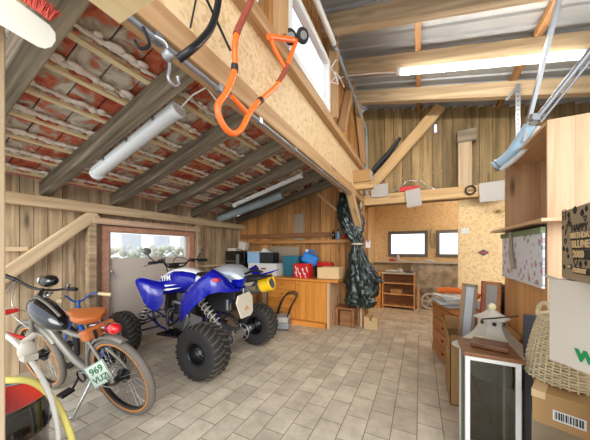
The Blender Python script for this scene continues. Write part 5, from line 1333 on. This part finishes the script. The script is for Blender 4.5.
# stacked boxes, basket
ang = math.atan2(-.4, .916)
R1 = Matrix.Rotation(ang, 3, 'Z')
def rel(O, R_, x, y, z): return Vector(O) + R_ @ Vector((x, y, z))
t = thing('flat_carton', 'flat brown carton with a white barcode label under the wicker basket', 'carton', (.52, 1.71, .47), (0, 0, ang))
MB().bx(0, .33, 0, .36, 0, .16).build('box_body', M['cardboard'], t, bevel=.003)
MB().bx(-.003, .05, -.003, .363, .125, .163).build('flap', M['cardboard_light'], t, bevel=.002)
lb = MB().bx(.075, .185, -.002, 0, .04, .09).build('label_sheet', M['white'], t)
br = MB(); x = .082
random.seed(3)
while x < .178:
    w = random.choice((.002, .004, .006)); br.bx(x, x + w, -.003, -.002, .048, .084); x += w + random.choice((.002, .004))
br.build('barcode', M['ink'], lb)
t = thing('lower_carton', 'brown carton at floor level under the flat barcode carton', 'carton', (.56, 1.74, 0), (0, 0, ang))
MB().bx(0, .28, 0, .30, 0, .30).build('box_body', M['cardboard'], t, bevel=.003)
MB().prism([(0, 0, .30), (.28, 0, .30), (.28, -.06, .37), (0, -.06, .37)], (0, .003, 0)).build('flap', M['cardboard_light'], t)
t = thing('middle_carton', 'open brown carton between the barcode carton and the lower one', 'carton', (.545, 1.80, .30), (0, 0, ang))
MB().bx(0.0, .30, 0, .22, .002, .168).build('box_body', M['cardboard_olive'], t, bevel=.003)
t = thing('wicker_basket', 'pale wicker basket with loop handles on the barcode carton', 'basket', (.735, 1.915, .632))
bc = Vector((.735, 1.915, .634)); wk = MB()
def brad(z): return .178 - .060 * (z / .33) + .008 * math.sin(z / .33 * PI)
rows = 22; nst = 36
for r_ in range(rows):
    z = .012 + r_ * .0150; pts = []
    for k in range(nst * 2 + 1):
        a = 2 * PI * k / (nst * 2); rr_ = brad(z) + (.005 if (k // 2 + r_) % 2 else -.005)
        pts.append(bc + Vector((math.cos(a) * rr_, math.sin(a) * rr_, z)))
    wk.tube(pts, .0054, 5, caps=False)
wk.build('weave', M['wicker'], t)
stk = MB()
for k in range(nst):
    a = 2 * PI * k / nst; stk.tube([bc + Vector((math.cos(a) * brad(z), math.sin(a) * brad(z), z)) for z in (.0, .08, .16, .24, .335)], .0045, 5)
stk.lathe([(0, .004), (.155, .004), (.155, .010), (0, .010)], Matrix.Translation(bc), 32)
stk.build('stakes', M['wicker'], t)
MB().torus(bc + Vector((0, 0, .340)), brad(.33), .012, (0, 0, 1), 40, 8).build('rim', M['wicker'], t)
for s_ in (1, -1):
    pts = []
    for k in range(13):
        a = PI * k / 12; off = Vector((-.93, -.36, 0)) if s_ > 0 else Vector((.93, .36, 0))
        tang = Vector((.36, -.93, 0)); pts.append(bc + off * brad(.33) + tang * math.cos(a) * .05 + Vector((0, 0, .345 + math.sin(a) * .075)))
    MB().tube(pts, .011, 8).build('handle', M['wicker'], t)

# big white carton with green letter, on a brown one
wa = math.atan2(-.86, .51)
A = Vector((.53, 1.55, .85))
t = thing('white_carton', 'large whitish carton with a green letter at the right edge', 'carton', A, (0, 0, wa))
MB().bx(0, .60, 0, .40, 0, .37).build('box_body', M['cardboard_white'], t, bevel=.003)
textmesh('W', .06, (.106, -.002, .045), (1, 0, 0), (0, 0, 1), M['ink_green'], t, bold=.004)
MB().prism([(0.0, 0, .37), (.05, -.0, .37), (.02, -.03, .385), (-.01, -.03, .385)], (0, .003, .002)).build('flap', M['cardboard_white'], t)
t = thing('brown_carton', 'tall brown carton under the large whitish carton', 'carton', (.625, 1.41, 0), (0, 0, wa))
MB().bx(0, .42, 0, .30, 0, .845).build('box_body', M['cardboard'], t, bevel=.003)
# printed birthday carton
ba = math.atan2(-1, -.09)
t = thing('birthday_carton', 'olive brown carton printed with birthday lettering on top of the white one', 'carton', (.578, 1.565, 1.225), (0, 0, math.atan2(-.32, -.030)))
# local x runs towards the camera along the printed face, local y to the right of the room
MB().bx(0, .48, 0, .26, 0, .30).build('box_body', M['cardboard_olive'], t, bevel=.003)
# text sits on the face turned to the aisle (local y = 0)
def onface(s, size, x, z, m='ink', bold=.001, name='lettering', sx=1.0):
    return textmesh(s, size, (x, -.0015, z), (1, 0, 0), (0, 0, 1), M[m], t, name, sx=sx, bold=bold)
onface('HAPPY', .038, .113, .202, bold=.0008, sx=1.3)
def inv(s, size, x, z, w, h, sx=1.0):
    o = MB().bx(x, x + w, -.0015, 0, z, z + h).build('print_block', M['ink'], t)
    textmesh(s, size, (x + .008, -.0028, z + h * .22), (1, 0, 0), (0, 0, 1), M['cardboard_light'], o, bold=.0012, sx=sx)
inv('BIRTHDAY', .032, .100, .166, .235, .033, 1.25)
inv('BLUMEN', .040, .116, .127, .235, .038, 1.3)
inv('2000', .038, .126, .088, .155, .037, 1.3)
inv('HURRAY', .024, .126, .030, .15, .027, 1.25)
inv('YAY', .016, .07, .045, .045, .02)
def flower_print(x, z, s):
    g = MB()
    for dx, dz in ((-1, 0), (1, 0), (0, -1), (0, 1)):
        g.torus(Vector((x + dx * s * .42, -.0012, z + dz * s * .42)), s * .38, s * .12, (0, 1, 0), 14, 5)
    g.build('flower_print', M['ink'], t)
for x, z, s in ((.085, .275, .014), (.150, .287, .018), (.215, .268, .016), (.03, .13, .013), (.07, .125, .013), (.20, .07, .014), (.245, .075, .012), (.035, .05, .012), (.02, .225, .012), (.25, .28, .013), (.08, .098, .011)): flower_print(x, z, s)
def heart(x, z, s):
    MB().tube([Vector((x + s * .062 * 16 * math.sin(a) ** 3, -.0012, z + s * .062 * (13 * math.cos(a) - 5 * math.cos(2 * a) - 2 * math.cos(3 * a) - math.cos(4 * a)))) for a in [2 * PI * k / 20 for k in range(21)]], .0017, 5, caps=False).build('heart_print', M['ink'], t)
heart(.155, .078, .020); heart(.10, .235, .012); heart(.05, .165, .012); heart(.24, .245, .012)
g = MB()
for z in (.262, .275, .29, .303): g.bar((.012, -.001, z), (.052, -.001, z), .002, .0025)
g.bar((.012, -.001, .262), (.012, -.001, .303), .002, .0025); g.bar((.052, -.001, .262), (.052, -.001, .303), .002, .0025)
g.build('cake_print', M['ink'], t)
g = MB().tube([(.045, -.001, .19), (.06, -.001, .235), (.078, -.001, .222), (.045, -.001, .19)], .0015, 5)
for a in (.2, .6, 1.0): g.tube([(.068, -.001, .228), (.072 + .04 * math.cos(a), -.001, .235 + .04 * math.sin(a))], .0014, 5)
g.build('popper_print', M['ink'], t)

# ------------------------------------------------------------------ outside, light, camera
t = thing('neighbour_house', 'white house with pale window bays seen through the door window', 'house', (-9, 6, 0))
MB().bx(-12, -9, 1, 16, -.1, 4.5).build('wall', M['ext_white'], t)
for k in range(5): MB().bx(-9.0, -8.95, 2.6 + k * 1.15, 3.25 + k * 1.15, 1.3, 1.9).build('window', M['ext_grey'], t)
hg = MB()
random.seed(11)
for k in range(900):
    hg.ball((-5.6 + random.uniform(-.3, .3), random.uniform(1.4, 6.8), random.uniform(.3, 1.42)), random.uniform(.03, .09), 5, 4)
o = hg.build('hedge', M['hedge'], None, kind='stuff'); tag(o, 'pale green hedge outside the window of the grey door', 'hedge')

w = bpy.data.worlds.new('World'); sc.world = w; w.use_nodes = True
N = w.node_tree.nodes; L = w.node_tree.links; bgn = N['Background']
tc = N.new('ShaderNodeTexCoord'); sx = N.new('ShaderNodeSeparateXYZ'); L.new(tc.outputs['Generated'], sx.inputs[0])
rp = N.new('ShaderNodeValToRGB'); rp.color_ramp.elements[0].position = .0; rp.color_ramp.elements[0].color = (.92, .95, 1, 1)
rp.color_ramp.elements[1].position = .8; rp.color_ramp.elements[1].color = (.72, .84, 1, 1)
L.new(sx.outputs[2], rp.inputs[0]); L.new(rp.outputs[0], bgn.inputs['Color']); bgn.inputs['Strength'].default_value = .85

sl = bpy.data.lights.new('Sun', 'SUN'); sl.energy = 1.2; sl.angle = math.radians(40); sl.color = (1, .97, .93)
so_ = bpy.data.objects.new('Sun', sl); COL.objects.link(so_)
so_.rotation_euler = Vector((-.6, 1, -.24)).to_track_quat('-Z', 'Y').to_euler(); so_.location = (0, -6, 4)
cam = bpy.data.cameras.new('Camera'); co = bpy.data.objects.new('Camera', cam); COL.objects.link(co)
cam.sensor_width = 36; cam.lens = 250 / 590 * 36; cam.shift_y = 30 / 590; cam.clip_start = .03
co.location = (0, 0, CAMH); co.rotation_euler = (PI / 2, 0, math.atan2(.4472, .8944))
sc.camera = co
vs_ = sc.view_settings; sc.display_settings.display_device = 'sRGB'
vs_.view_transform = 'Standard'; vs_.look = 'None'; vs_.exposure = 1.33; vs_.gamma = 1; vs_.use_curve_mapping = False
sc.cycles.max_bounces = 10; sc.cycles.diffuse_bounces = 6; sc.cycles.transparent_max_bounces = 12
